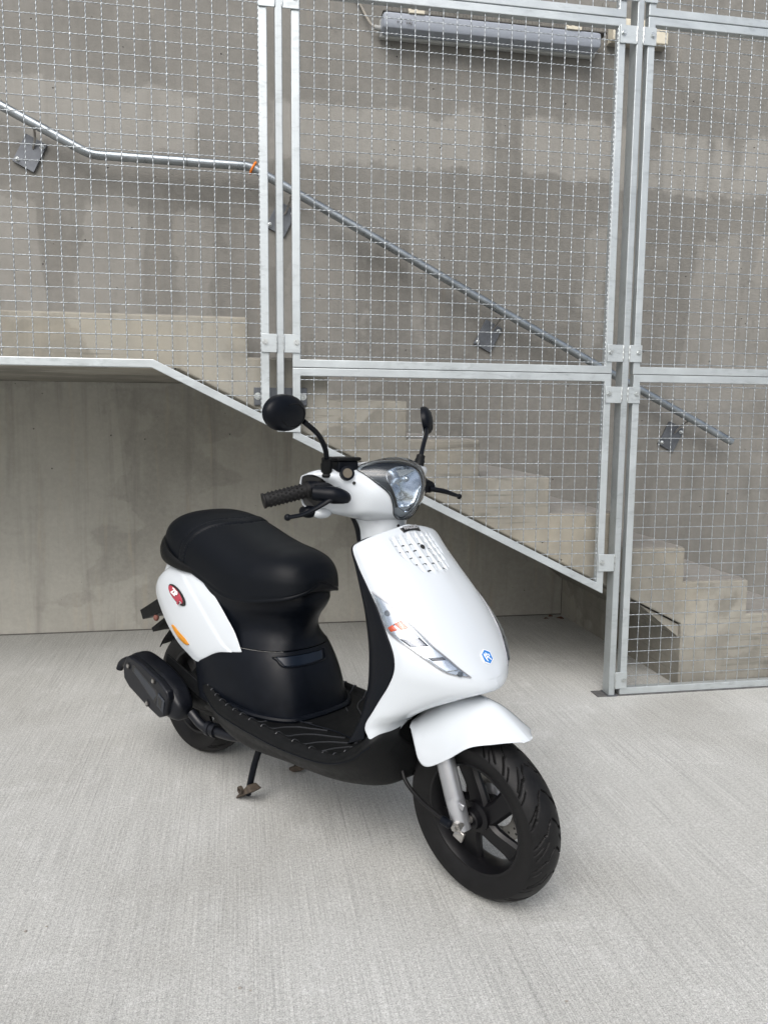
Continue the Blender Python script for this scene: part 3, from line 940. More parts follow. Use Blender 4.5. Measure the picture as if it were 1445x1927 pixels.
# maker's plate with silver letters
patch('name_plate', S_SHIELD, [(.94, -.92), (.94, .80)], [(1.27, -.84), (1.27, .68)], M_BADGE_K, shield, 20, 5, .0022, 0, .0016)
p, r_, up_, n_ = frame_at(S_SHIELD, 1.11, -.04)
text_obj('name_plate_letters', 'PIAGGIO', .0130, M_BADGE_S, shield, p, r_, up_, n_, .0034, .0005, .0006, .92)
# six sided blue emblem
p, r_, up_, n_ = frame_at(S_SHIELD, 6.0, 0)
def hexa(rad, off, th, name, mat, par):
    V = []
    for h in (off, off - th):
        for k in range(6):
            a = math.pi / 2 + k * math.pi / 3
            V.append(p + n_ * h + (r_ * math.cos(a) + up_ * math.sin(a)) * rad)
    return make(name, V, [(0, 1, 2, 3, 4, 5), (11, 10, 9, 8, 7, 6)] + [(i, (i + 1) % 6, 6 + (i + 1) % 6, 6 + i) for i in range(6)], mat, par, False)
em = hexa(.0185, .0022, .006, 'emblem', M_BADGE_W, shield)
hexa(.0165, .0027, .004, 'emblem_field', M_BADGE_B, shield)
def flat(name, segs, mat, par, off, wdt):
    mb = MB()
    for s in segs:
        P = cr_curve([p + n_ * off + r_ * a + up_ * b for a, b in s], 14)
        mb.tube(P, wdt, 6)
    return mb.build(name, mat, par)
flat('emblem_sign', [[(-.008, .009), (-.007, -.002), (-.004, -.010)], [(-.009, .003), (-.002, .0055), (.006, .0045), (.007, .0005), (.001, -.001), (.004, -.004), (.0085, -.0095)], [(-.0015, .010), (-.001, .004), (-.003, -.004)]], M_BADGE_W, shield, .0030, .0012)

# ---- combined indicators in the shield (right one traced, left one mirrored)
UPc = [(3.22, 6.62), (3.69, 5.71), (4.28, 4.89), (4.86, 4.01), (5.45, 3.43), (5.97, 2.78), (6.5, 2.31), (6.88, 1.93)]
LOc = [(3.22, 6.62), (3.95, 6.82), (4.72, 6.85), (5.02, 6.42), (5.52, 5.24), (6.09, 4.13), (6.65, 3.20), (6.88, 1.93)]
def ind(sg):
    A = [(u, v * sg) for u, v in UPc]; Bc = [(u, v * sg) for u, v in LOc]
    if sg < 0: A, Bc = Bc, A
    ln = patch('turn_signal', S_SHIELD, A, Bc, M_CLEAR, sc, 60, 14, .0045, .0035, 0, bl=.4)
    patch('backing', S_SHIELD, A, Bc, M_CHROME, ln, 60, 14, .0016, -.0, .0015)
    # rubber edge
    for cset, nm in ((UPc, 'seal'), (LOc, 'seal')):
        C_ = cr_curve([(u, v * sg) for u, v in cset], 60)
        P = S_SHIELD.at(C_[:, 0], C_[:, 1]) + S_SHIELD.normal(C_[:, 0], C_[:, 1]) * .0018
        MB().tube(P, .0016, 6).build(nm, M_BADGE_S, ln)
    def cc(s, t):  # point inside the lens between upper and lower curve
        a = cr_curve(UPc, 101)[int(s * 100)]; b = cr_curve(LOc, 101)[int(s * 100)]
        q = a * (1 - t) + b * t
        return q[0], q[1] * sg
    def cell(s0, s1, t0, t1, mat, nm, off=.0024, bul=.0):
        a = [cc(s, t0) for s in np.linspace(s0, s1, 6)]; b = [cc(s, t1) for s in np.linspace(s0, s1, 6)]
        if sg < 0: a, b = b, a
        patch(nm, S_SHIELD, a, b, mat, ln, 14, 10, off, bul, .001)
    cell(.31, .56, .12, .88, M_FACET, 'indicator_bowl', .0024)
    cell(.31, .39, .16, .46, M_AMBER, 'amber_bulb', .0030, .001)
    cell(.31, .38, .54, .86, M_AMBER, 'amber_bulb', .0030, .001)
    cell(.48, .56, .14, .84, M_SMREF, 'divider', .0030)
    cell(.68, .84, .10, .90, M_FACET, 'sidelight_bowl', .0024)
    cell(.68, .71, .14, .78, M_SMREF, 'divider', .0030)
    for s, t in ((.225, .45), (.90, .5)):
        q = cc(s, t); P0 = S_SHIELD.at([q[0]], [q[1]])[0]; N0 = S_SHIELD.normal([q[0]], [q[1]])[0]
        MB().lathe([(.0065, 0), (.0065, .0035), (.004, .0036), (.004, .002)], P0 + N0 * .001, N0, 16).build('screw', M_DARKREF, ln)
    return ln
ind(1); ind(-1)

# ---- inner legshield (black), edge wraps forward to meet the white shield
IN = [  # edge at shield, rear silhouette, inner side, centre
 ((.870, -.118, .811), (.860, -.115, .808), (.84, -.06, .812), (.835, 0, .815)),
 ((.866, -.143, .796), (.857, -.138, .794), (.83, -.08, .795), (.825, 0, .797)),
 ((.891, -.149, .757), (.878, -.145, .752), (.84, -.09, .750), (.83, 0, .750)),
 ((.927, -.154, .714), (.904, -.149, .700), (.86, -.10, .695), (.85, 0, .695)),
 ((.964, -.159, .672), (.925, -.153, .655), (.88, -.11, .650), (.87, 0, .650)),
 ((1.002, -.167, .622), (.942, -.157, .605), (.895, -.115, .600), (.885, 0, .600)),
 ((1.028, -.172, .583), (.954, -.161, .560), (.905, -.12, .555), (.893, 0, .555)),
 ((1.033, -.174, .547), (.959, -.165, .512), (.91, -.125, .510), (.897, 0, .510)),
 ((1.017, -.175, .508), (.954, -.169, .480), (.912, -.128, .478), (.90, 0, .478)),
 ((.989, -.177, .465), (.944, -.173, .445), (.91, -.132, .443), (.90, 0, .443)),
 ((.967, -.179, .430), (.931, -.176, .409), (.905, -.138, .405), (.893, 0, .405)),
 ((.950, -.181, .400), (.915, -.179, .375), (.895, -.145, .368), (.880, 0, .365)),
 ((.948, -.181, .365), (.895, -.182, .340), (.875, -.150, .325), (.855, 0, .320))]
rows = []
for e, s_, i_, c in IN:
    rows.append([c, (c[0], i_[1] * .5, i_[2]), i_, ((i_[0] + s_[0]) / 2, (i_[1] * .35 + s_[1] * .65), (i_[2] + s_[2]) / 2), s_, ((e[0] + s_[0]) / 2, (e[1] + s_[1]) / 2 - .0015, (e[2] + s_[2]) / 2), e])
surf_obj('inner_legshield', Surf(rows, sym=True, sign=1), M_BLACKS, sc, 90, 70, .003)

# ---- floorboard: section stations along x
FL = [  # x, floor z, rail, groove, belly
 (.235, .335, (.150, .350), (.158, .330), (.145, .305)),
 (.27, .322, (.165, .335), (.176, .305), (.160, .270)),
 (.32, .305, (.177, .322), (.190, .288), (.165, .238)),
 (.38, .293, (.186, .309), (.201, .274), (.168, .213)),
 (.45, .286, (.190, .302), (.205, .268), (.167, .199)),
 (.53, .282, (.192, .297), (.207, .264), (.163, .197)),
 (.65, .278, (.192, .293), (.207, .261), (.155, .203)),
 (.78, .278, (.191, .295), (.205, .268), (.148, .208)),
 (.86, .286, (.186, .305), (.200, .282), (.135, .214)),
 (.92, .315, (.176, .345), (.193, .308), (.112, .222)),
 (.955, .36, (.168, .380), (.185, .338), (.085, .236)),
 (.980, .39, (.145, .400), (.160, .36), (.050, .262)),
 (.995, .40, (.100, .405), (.110, .37), (.020, .300))]
rows = []
for x, fz, r1, g1, b1 in FL:
    rows.append([(x, 0, fz), (x, -(r1[0] - .05), fz), (x, -(r1[0] - .022), fz + .001), (x, -(r1[0] - .010), (fz + r1[1]) / 2 + .004), (x, -r1[0], r1[1]),
                 (x, -(r1[0] * .35 + g1[0] * .65), r1[1] * .6 + g1[1] * .4), (x, -g1[0], g1[1]), (x, -(g1[0] * .62 + b1[0] * .38), g1[1] * .55 + b1[1] * .45), (x, -b1[0], b1[1]), (x, -b1[0] * .55, b1[1] - .006), (x, 0, b1[1] - .008)])
S_FLOOR = Surf(rows, sym=True, sign=-1)
fl = surf_obj('floorboard', S_FLOOR, M_BLACK, sc, 120, 150, .003)
# trim groove line along the skirt, drawn as a fine raised lip
us = np.linspace(1.2, 10.4, 90)
MB().tube(S_FLOOR.at(us, np.full(90, 5.9)) - np.array([0, .0005, 0]), .0016, 6).build('skirt_lip', M_BLACKS, fl)
MB().tube(S_FLOOR.at(us, np.full(90, -5.9)), .0016, 6).build('skirt_lip', M_BLACKS, fl)
for sg in (1, -1):
    for u0 in np.linspace(1.4, 8.4, 15):
        rb = MB()
        uu = np.array([u0 + .90, u0 + .62, u0 + .30, u0 + .12, u0 + .02, u0])
        vv = np.array([.42, .56, .76, 1.2, 2.6, 4.4]) * sg
        U = cr_curve(np.stack([uu, vv], 1), 26)
        rb.tube(S_FLOOR.at(U[:, 0], U[:, 1]) + np.array([0, 0, .0012]), .0018, 5)
        rb.build('grip_rib', M_RIB, fl)
MB().tube([(.36, -.125, .306), (.46, -.115, .292), (.60, -.085, .284), (.72, -.06, .282), (.83, -.075, .287)], .0018, 5, samples=40).tube([(.40, -.150, .300), (.50, -.135, .291), (.60, -.10, .287)], .0018, 5, samples=30).build('mat_line', M_BLACKS, fl)

# ---- under seat body in two covers
CW = [
 (.640, [(.560, 0), (.540, -.06), (.45, -.130), (.32, -.150), (.17, -.140), (.05, -.125)]),
 (.600, [(.572, 0), (.550, -.065), (.455, -.128), (.32, -.148), (.17, -.142), (.05, -.130)]),
 (.575, [(.568, 0), (.540, -.065), (.45, -.120), (.32, -.143), (.17, -.142), (.05, -.130)]),
 (.545, [(.545, 0), (.518, -.060), (.435, -.108), (.32, -.138), (.17, -.142), (.05, -.130)]),
 (.515, [(.530, 0), (.505, -.060), (.430, -.104), (.32, -.138), (.17, -.144), (.05, -.130)]),
 (.485, [(.528, 0), (.505, -.068), (.435, -.112), (.32, -.143), (.17, -.147), (.05, -.130)]),
 (.458, [(.538, 0), (.517, -.080), (.445, -.128), (.32, -.152), (.17, -.150), (.05, -.130)])]
def cw_surf(L): return Surf([[(a, b, z) for a, b in pts] for z, pts in L], sym=True, sign=-1)
surf_obj('underseat_cover', cw_surf(CW), M_BLACKS, sc, 60, 80, .003)
CL = [
 (.4565, [(.5395, 0), (.5185, -.081), (.4465, -.1292), (.323, -.1535), (.24, -.158), (.18, -.150)]),
 (.430, [(.553, 0), (.533, -.087), (.458, -.137), (.34, -.160), (.25, -.163), (.19, -.155)]),
 (.395, [(.570, 0), (.550, -.092), (.470, -.144), (.35, -.165), (.26, -.168), (.20, -.16)]),
 (.355, [(.583, 0), (.564, -.096), (.480, -.150), (.36, -.168), (.27, -.170), (.21, -.162)]),
 (.315, [(.590, 0), (.573, -.099), (.487, -.154), (.37, -.170), (.28, -.172), (.22, -.164)]),
 (.275, [(.597, 0), (.580, -.102), (.492, -.157), (.38, -.171), (.29, -.173), (.23, -.165)])]
S_CL = cw_surf(CL)
foot_c = surf_obj('footwell_cover', S_CL, M_BLACKS, sc, 60, 90, .003)
patch('latch_pocket', S_CL, [(.45, -.55), (.45, 0.55), (.45, 1.25)], [(1.25, -.40), (1.32, .35), (1.25, 1.0)], plain('pocket_blue_black', (.006, .010, .018), .30, spec=.35), foot_c, 20, 10, .0012, -.0, .001)
q = cr_curve([(.42, -.6), (.36, .4), (.42, 1.3), (.8, 1.22), (1.30, 1.02), (1.36, .35), (1.30, -.42), (.8, -.52), (.42, -.6)], 50)
MB().tube(S_CL.at(q[:, 0], q[:, 1]) + S_CL.normal(q[:, 0], q[:, 1]) * .0012, .0022, 6).build('pocket_rim', M_BLACKS, foot_c)
for sg in (-1, 1):   # foot of the cover spreading on to the floor
    MB().tube([(.600, 0, .284), (.584, sg * .103, .286), (.496, sg * .160, .292), (.40, sg * .176, .300)], .008, 8, samples=30).build('cover_foot', M_BLACKS, foot_c)

# ---- white rear side panels
def mirror_surf(S): 
    r = S.rows.copy(); r[..., 1] *= -1
    return Surf(r, sign=-S.sign)
def crease(u, v):   # a soft step parallel to the upper edge
    u, v = np.broadcast_arrays(u, v)
    e = np.interp(u, [0, 1, 3, 6, 8], [.6, 1.0, 1.5, 1.8, 2.2])
    return .0035 / (1 + np.exp(-(v - e) * 14)) - .0035
for S in (S_PANEL, mirror_surf(S_PANEL)):
    right = S is S_PANEL
    pn = surf_obj('side_panel', S, M_WHITE, sc, 120, 90, .003, disp=crease)
    A = [(4.36, 6.20), (4.75, 6.30), (5.2, 6.24), (5.65, 6.05), (5.86, 5.75)]; B_ = [(4.36, 6.16), (4.45, 5.86), (4.9, 5.70), (5.4, 5.52), (5.86, 5.60)]
    if not right: A, B_ = B_, A
    patch('side_reflector', S, A, B_, M_ORANGE, pn, 24, 8, .0022, .0008, .002)
    if right:
        # oval badge: silver rim, black field, red crescent, letters
        uc = np.array([3.30, 3.23]); ax = np.array([.84, -.45]); bx = np.array([.34, .50])
        def oval(name, mat, sa, sb, off, ca=0.0, cb=0.0, th=.0008):
            t = np.linspace(0, 1, 25)
            c0 = uc + ax * ca + bx * cb
            up = [tuple(c0 + ax * sa * -math.cos(math.pi * k) + bx * sb * math.sin(math.pi * k)) for k in t]
            lo = [tuple(c0 + ax * sa * -math.cos(math.pi * k) - bx * sb * math.sin(math.pi * k)) for k in t]
            return patch(name, S, up, lo, mat, pn, 40, 14, off, .0006, th)
        oval('badge_oval', M_BADGE_K, 1.0, 1.0, .0028)
        oval('badge_oval_red', M_BADGE_R, .86, .80, .0034, -.12, .16)
        p, r_, up_, n_ = frame_at(S, *uc)
        d = S.at([uc[0] + ax[0]], [uc[1] + ax[1]])[0] - p; d = d - n_ * (d @ n_); d /= np.linalg.norm(d)
        upv = np.cross(n_, d); 
        if upv[2] < 0: upv = -upv
        text_obj('badge_letters', 'ZIP', .025, M_BADGE_W, pn, p - d * .006 + upv * .001, d, upv, n_, .0064, .0005, .0010, .92, .15)
        text_obj('badge_letters', '2', .020, M_BADGE_R, pn, p + d * .027 - upv * .013, d, upv, n_, .0062, .0004, .0008, 1, .15)
        text_obj('badge_letters', 'T', .020, M_BADGE_S, pn, p + d * .038 - upv * .013, d, upv, n_, .0062, .0004, .0008, 1, .15)

# ---- white tail cowl joining the two panels, with lamp
TL = [
 (.668, [(-.060, 0), (-.052, -.050), (-.020, -.095), (.03, -.120), (.09, -.132)]),
 (.645, [(-.078, 0), (-.068, -.055), (-.032, -.104), (.02, -.124), (.08, -.132)]),
 (.615, [(-.092, 0), (-.082, -.060), (-.043, -.112), (.01, -.126), (.06, -.132)]),
 (.580, [(-.098, 0), (-.088, -.064), (-.045, -.118), (.00, -.130), (.05, -.134)]),
 (.520, [(-.085, 0), (-.075, -.066), (-.030, -.122), (.02, -.138), (.07, -.140)]),
 (.470, [(-.050, 0), (-.040, -.068), (.010, -.124), (.06, -.140), (.11, -.142)])]
S_TAIL = cw_surf(TL); S_TAIL.sign = 1
surf_obj('tail_cowl', S_TAIL, M_WHITE, sc, 40, 70, .003)
patch('tail_light', S_TAIL, [(.9, -1.5), (.8, 0), (.9, 1.5)], [(2.4, -1.4), (2.7, 0), (2.4, 1.4)], plain('tail_lens', (.10, .012, .01), .25, coat=.5), sc, 24, 8, .004, .004, .003)

# ---- seat
SE = [
 (-.072, .030, .716, .737), (-.066, .070, .702, .756), (-.045, .105, .690, .777), (-.005, .131, .678, .794), (.045, .146, .668, .805), (.10, .152, .658, .809),
 (.17, .154, .645, .803), (.25, .155, .624, .781), (.33, .155, .602, .757), (.40, .148, .596, .742), (.46, .138, .600, .734), (.52, .116, .609, .724),
 (.56, .088, .617, .703), (.583, .052, .630, .674), (.590, .020, .645, .660)]
rows = []
for x, w_, zb, zt in SE + [(.5905, .0005, .652, .653)]:
    a = np.linspace(0, math.pi / 2, 9)
    row = [(x, -w_ * math.sin(t) ** .80, zb + (zt - zb) * max(math.cos(t), 0) ** .62) for t in a]
    row += [(x, -w_ * .96, zb - .006), (x, -w_ * .80, zb - .004), (x, 0, zb - .002)]
    rows.append(row)
S_SEAT = Surf(rows, sym=True, sign=-1)
def seam(u, v):
    u, v = np.broadcast_arrays(u, v)
    uc = 6.55 - .20 * np.abs(v) ** 1.25 * .55
    top = np.abs(v) < 8.6
    d1 = np.exp(-((u - uc) / .035) ** 2) + np.exp(-((u - uc - .42) / .035) ** 2)
    band = ((u > uc) & (u < uc + .42)) * .0018
    pil = np.exp(-((np.abs(v) - 7.9) / .08) ** 2) * .0016
    return (-.0036 * d1 + band * 1.6) * top - pil
seat = surf_obj('seat', S_SEAT, M_SEAT, sc, 260, 220, 0, disp=seam)
for sgn_u in (.06, .36):
    st_ = MB()
    vv = np.linspace(-7.8, 7.8, 150)
    uu = 6.55 - .20 * np.abs(vv) ** 1.25 * .55 + sgn_u
    P = S_SEAT.at(uu, vv); N_ = S_SEAT.normal(uu, vv)
    for i in range(0, 148, 2):
        st_.tube([P[i] + N_[i] * .0022, P[i + 1] + N_[i + 1] * .0022], .0007, 4)
    o = st_.build('stitching', M_BADGE_K, seat)

# ---- grab rail behind the seat
gp = [(.19, -.150, .644), (.13, -.156, .653), (.07, -.156, .665), (.015, -.144, .680), (-.035, -.112, .697), (-.068, -.055, .710), (-.078, 0, .712)]
gp = gp + [(a, -b, c) for a, b, c in gp[-2::-1]]
MB().tube(gp, [.008, .018, .030, .034, .034, .030, .018, .008], 14, samples=80, sq=(.42, 1.0)).build('grab_rail', M_BLACK, sc)

# ---- front mudguard
surf_obj('front_mudguard', S_FENDER, M_WHITE, sc, 90, 90, .003)

# ---- handlebar cover
LW = [(1.75, 1.1), (2.1, 2.0), (2.5, 2.42), (2.9, 2.22), (3.4, 1.86), (4.1, 1.34), (4.9, .98), (5.5, .74), (5.85, .30)]
_lw = np.array(LW)
head = surf_obj('handlebar_cover', S_HEAD, M_WHITE, sc, 200, 180, .003, skip=lambda u, v: _lw[0, 0] < v < _lw[-1, 0] and abs(u - 5) < np.interp(v, _lw[:, 0], _lw[:, 1]) - .10)
for sg in (-1, 1):
    y = .203 * sg
    V = [(a * .97 + .776 * .03, (-.203 + OPEN[k] + .002) * -sg, b * .97 + .925 * .03) for k, (a, b) in enumerate(HEAD[0][1])]
    make('cover_end', V, [tuple(range(10))], M_BADGE_K, head, False)
NK = [
 (.885, [(.905, 0), (.885, -.055), (.830, -.095), (.785, -.100)]),
 (.868, [(.893, 0), (.872, -.052), (.822, -.080), (.785, -.080)]),
 (.850, [(.884, 0), (.864, -.045), (.822, -.063), (.790, -.062)]),
 (.825, [(.882, 0), (.865, -.042), (.828, -.056), (.797, -.054)]),
 (.790, [(.890, 0), (.872, -.045), (.838, -.060), (.805, -.058)])]
surf_obj('neck_cover', cw_surf(NK), M_WHITE, sc, 40, 50, .003)
NB = [
 (.885, [(.725, 0), (.732, -.055), (.750, -.085), (.786, -.099)]),
 (.868, [(.735, 0), (.742, -.050), (.760, -.070), (.786, -.079)]),
 (.850, [(.748, 0), (.755, -.045), (.770, -.058), (.791, -.061)]),
 (.825, [(.760, 0), (.767, -.040), (.778, -.052), (.798, -.053)]),
 (.790, [(.775, 0), (.780, -.040), (.790, -.055), (.806, -.057)]),
 (.740, [(.795, 0), (.800, -.040), (.810, -.055), (.82, -.057)])]
Sb = cw_surf(NB); Sb.sign = 1
surf_obj('neck_back', Sb, M_BLACKS, sc, 40, 40, .003)
MB().lathe([(.004, 0), (.004, .002)], (.8815, -.006, .838), (1, 0, .1), 12).build('neck_screw_hole', M_BADGE_K, sc)
MB().lathe([(.004, -.004), (.004, .003)], S_HEAD.at([1.97], [3.56])[0], S_HEAD.normal([1.97], [3.56])[0], 12).build('cover_screw', M_BADGE_K, head)

# headlight: bowl under a bulging smoked lens
A = [(5 + w_, v) for v, w_ in LW]; B_ = [(5 - w_, v) for v, w_ in LW]
lens = patch('headlight_lens', S_HEAD, B_, A, M_SMOKE, sc, 70, 40, .004, .015, 0, bl=.6)
patch('headlight_housing', S_HEAD, B_, A, M_DARKREF, lens, 50, 30, -.001, -.045, .001, bl=.35)
LB = [(2.62, .45), (2.85, 1.05), (3.3, 1.25), (3.8, 1.12), (4.4, .90), (4.95, .62), (5.3, .15)]
patch('headlight_bowl', S_HEAD, [(5 - w_ - .05, v) for v, w_ in LB], [(5 + w_ - .05, v) for v, w_ in LB], M_FACET, lens, 50, 40, .002, -.034, .001, bl=.5)
MB().ellipsoid(S_HEAD.at([5.0], [3.5])[0] + np.array([-.016, 0, .002]), (.011, .008, .008), 14, 8).build('bulb', M_CHROME, lens)
q = cr_curve(B_ + A[::-1] + [B_[0]], 140)
MB().tube(S_HEAD.at(q[:, 0], q[:, 1]) + S_HEAD.normal(q[:, 0], q[:, 1]) * .0025, .0013, 6).build('lens_seal', M_BADGE_K, lens)

# ---- grips, levers, switch boxes, mirrors
def grip(sg):
    a = np.array([.772, .190 * sg, .930]); b = np.array([.722, .292 * sg, .905]) if sg < 0 else np.array([.705, .285 * sg, .905])
    d = b - a; L = np.linalg.norm(d); d /= L
    g = MB().lathe([(.020, 0), (.020, .010), (.0165, .014), (.0165, L - .006), (.0185, L - .004), (.0185, L), (.010, L + .001)], a, d, 28).build('grip', M_GRIP, sc)
    dots = MB(); t = np.cross(d, [0, 0, 1.0]); t /= np.linalg.norm(t); q_ = np.cross(d, t)
    for i in range(9):
        for k in range(12):
            an = (k + .5 * (i % 2)) * math.pi / 6
            c = a + d * (.024 + i * (L - .040) / 8) + (t * math.cos(an) + q_ * math.sin(an)) * .0165
            dots.ellipsoid(c, (.0028, .0028, .0028), 6, 4)
    dots.build('grip_knobs', M_GRIP, g)
    MB().tube([a - d * .06, a + d * .004], .021, 16).build('throttle_housing' if sg < 0 else 'switch_housing', M_BLACKS, sc)
grip(-1); grip(1)
lv = MB().tube([(.835, -.150, .918), (.838, -.185, .912), (.822, -.212, .893), (.795, -.232, .876), (.765, -.247, .868)], [.0095, .0085, .0065, .0055, .0055], 12, samples=40, sq=(1.25, .8)).ellipsoid((.760, -.250, .867), (.0085, .0085, .0085), 14, 8)
lv.build('brake_lever', M_BLACKS, sc)
MB().tube([(.80, -.205, .925), (.835, -.175, .920), (.845, -.148, .913), (.832, -.140, .905)], [.018, .022, .016, .006], 16, samples=20, sq=(1, .95)).build('lever_perch', M_BLACKS, sc)
MB().lathe([(.006, 0), (.006, .004), (.003, .006)], (.838, -.162, .934), (.25, -.05, 1), 12).build('lever_pivot', M_BOLT, sc)
lv = MB().tube([(.830, .165, .915), (.848, .200, .908), (.852, .235, .898), (.848, .262, .891)], [.0085, .0085, .0070, .0055], 12, samples=30, sq=(1, .8)).ellipsoid((.847, .267, .8895), (.0075, .0075, .0075), 14, 8)
lv.build('brake_lever', M_BLACKS, sc)
MB().tube([(.79, .185, .925), (.83, .165, .920)], .016, 12).build('lever_perch', M_BLACKS, sc)
# choke / switch under the right cover end
MB().ellipsoid((.775, -.160, .872), (.024, .026, .014), 16, 10).build('switch_cover', M_WHITE, sc)
MB().ellipsoid((.757, -.185, .876), (.024, .022, .016), 16, 10).build('switch_block', M_BLACKS, sc)
# master cylinder on the right
mc = MB().box(.790, .835, -.150, -.095, .972, .998, rot=rotz(R(-12))).build('master_cylinder', M_BLACKS, sc, mods=[BEV(.004, 3)])
MB().box(.784, .841, -.155, -.090, .998, 1.006, rot=rotz(R(-12))).build('reservoir_lid', M_BLACK, mc, mods=[BEV(.003, 2)])
MB().lathe([(.017, 0), (.017, .012), (.012, .0125), (.012, .010)], (.835, -.135, .968), (.88, -.42, .2), 20).build('sight_glass_ring', M_BLACKS, mc)
MB().lathe([(.0115, 0), (.0115, .0118)], (.835, -.135, .968), (.88, -.42, .2), 18).build('sight_glass', plain('brown_glass', (.10, .08, .05), .25, coat=1), mc)
for dx, dy in ((-.018, -.018), (.018, .022)):
    MB().lathe([(.003, 0), (.003, .0015)], (.8125 + dx, -.1225 + dy, 1.006), (0, 0, 1), 10).build('lid_screw', M_BOLT, mc)

def mirror(stem, boots, c, rad, yaw, lean):
    m_ = MB().tube(stem, [.0068, .0062, .006, .006], 12, samples=50).build('mirror', M_BLACKS, sc)
    b0 = np.array(stem[0]); d = np.array(stem[1]) - b0; d /= np.linalg.norm(d)
    MB().lathe([(.0165, -.008), (.0165, -.003), (.0135, .0), (.0135, .020), (.0115, .024), (.0115, .034)], b0, d, 20).build('mirror_boot', M_BLACK, m_)
    Rm = rotz(yaw) @ roty(lean)
    # shell: half ellipsoid opening to the rear (-x), rim, glass
    V = []; n, m = 40, 14
    for i in range(m + 1):
        ph = (math.pi / 2) * i / m
        for k in range(n):
            a = 2 * math.pi * k / n
            sq_ = 1.0
            p_ = np.array([rad[0] * math.cos(ph) ** .8 if i < m else 0.0, rad[1] * math.sin(ph) * math.cos(a), rad[2] * math.sin(ph) * math.sin(a)])
            V.append(Rm @ p_ + c)
    for s_, dx in ((1.0, -.006), (.93, -.007), (.92, -.003)):
        for k in range(n):
            a = 2 * math.pi * k / n
            V.append(Rm @ np.array([dx, rad[1] * s_ * math.cos(a), rad[2] * s_ * math.sin(a)]) + c)
    make('mirror_shell', V, gridf(m + 4, n, 0, cv=True), M_BLACKS, m_, True, 50)
    V = [Rm @ np.array([-.0035, rad[1] * .92 * math.cos(2 * math.pi * k / n), rad[2] * .92 * math.sin(2 * math.pi * k / n)]) + c for k in range(n)]
    make('mirror_face', V, [tuple(range(n))], M_MIRROR, m_, False)
    # raised rib on the shell
    q_ = []
    for k in range(40):
        a = R(-150) + (R(330) - R(60)) * k / 39
        yy, zz = .62 * math.cos(a) + .12, .62 * math.sin(a) - .10
        s_ = math.hypot(yy, zz); xx = math.cos(math.asin(min(.98, s_))) ** .8
        q_.append(Rm @ np.array([rad[0] * xx + .0003, rad[1] * yy, rad[2] * zz]) + c)
    MB().tube(q_, .0011, 6).build('shell_rib', M_BLACK, m_)
mirror([(.803, -.168, .972), (.812, -.176, 1.005), (.822, -.190, 1.030), (.844, -.230, 1.062), (.862, -.285, 1.090)], None, np.array([.868, -.343, 1.108]), (.026, .059, .039), R(8), R(4))
mirror([(.803, .150, .970), (.798, .165, 1.000), (.780, .195, 1.030), (.745, .245, 1.058), (.705, .288, 1.072)], None, np.array([.688, .302, 1.092]), (.022, .050, .040), R(38), R(-10))

# ---- front wheel, fork, brake (own wheel frame: x forward, y left, z up)
fw = empty('front_wheel', (1.154, 0, .2002)); fw.parent = sc; fw.rotation_euler = (R(5), 0, R(-1.9))
def tyre(name, R_, W_, par, na, nb, grooves=True):
    V = []; b = np.linspace(-1, 1, nb); gset = set()
    bead = R_ - .068
    for i in range(na):
        a = 2 * math.pi * i / na
        for s in b:
            t = abs(s)
            if t < .62:   # crown
                q = t / .62; ang = q * R(62)
                y = W_ / 2 * math.sin(ang) / math.sin(R(62)) * .985
                r = R_ - (1 - math.cos(ang)) * .044
                if grooves:
                    yn = y / (W_ / 2); aa = i / na
                    tri = abs(((yn * 3.4) % 1) - .5) * 2
                    st_ = .10 * (1 if .30 < yn < .52 else 0) * math.sin((yn - .30) / .22 * math.pi)
                    f1 = (aa * 20 + .98 * yn ** 1.15 + st_) % 1
                    f2 = (aa * 15 + .50 + .92 * yn ** 1.15) % 1
                    g_ = 0.0; gw = lambda d, w: max(0.0, min(1.0, (w - d) / (w * .45) + .5))
                    fade = lambda a_, b_: max(0.0, min(1.0, (yn - a_) / .03)) * max(0.0, min(1.0, (b_ - yn) / .03))
                    g_ = max(g_, gw(min(f1, 1 - f1), .045) * fade(.05, .96))
                    g_ = max(g_, gw(min(f2, 1 - f2), .038) * fade(.34, .90))
                    f3 = (f1 + .25) % 1
                    g_ = max(g_, gw(min(f3, 1 - f3), .030) * fade(.62, .98))
                    r -= .0042 * g_
                    if g_ > .55: gset.add(len(V))
            else:
                q = (t - .62) / .38
                y = W_ / 2 * (.985 + .03 * math.sin(q * math.pi) - .26 * q ** 1.5)
                r0 = R_ - (1 - math.cos(R(62))) * .044
                r = r0 + (bead - r0) * q
            V.append((r * math.cos(a), math.copysign(y, s) if s else 0, r * math.sin(a)))
    o = make(name, V, gridf(na, nb, 0, cu=True), M_RUBBER, par, True, 32)
    if grooves:
        o.data.materials.append(M_GROOVE)
        for pl in o.data.polygons:
            if sum(v in gset for v in pl.vertices) >= 3: pl.material_index = 1
    return o
tyre('tyre', .2000, .098, fw, 1300, 95)
def ring(prof, n=96):   # prof [(r,y)] closed loop
    V = [(r * math.cos(2 * math.pi * k / n), y, r * math.sin(2 * math.pi * k / n)) for k in range(n) for r, y in prof]
    return V, gridf(n, len(prof), 0, cu=True, cv=True)
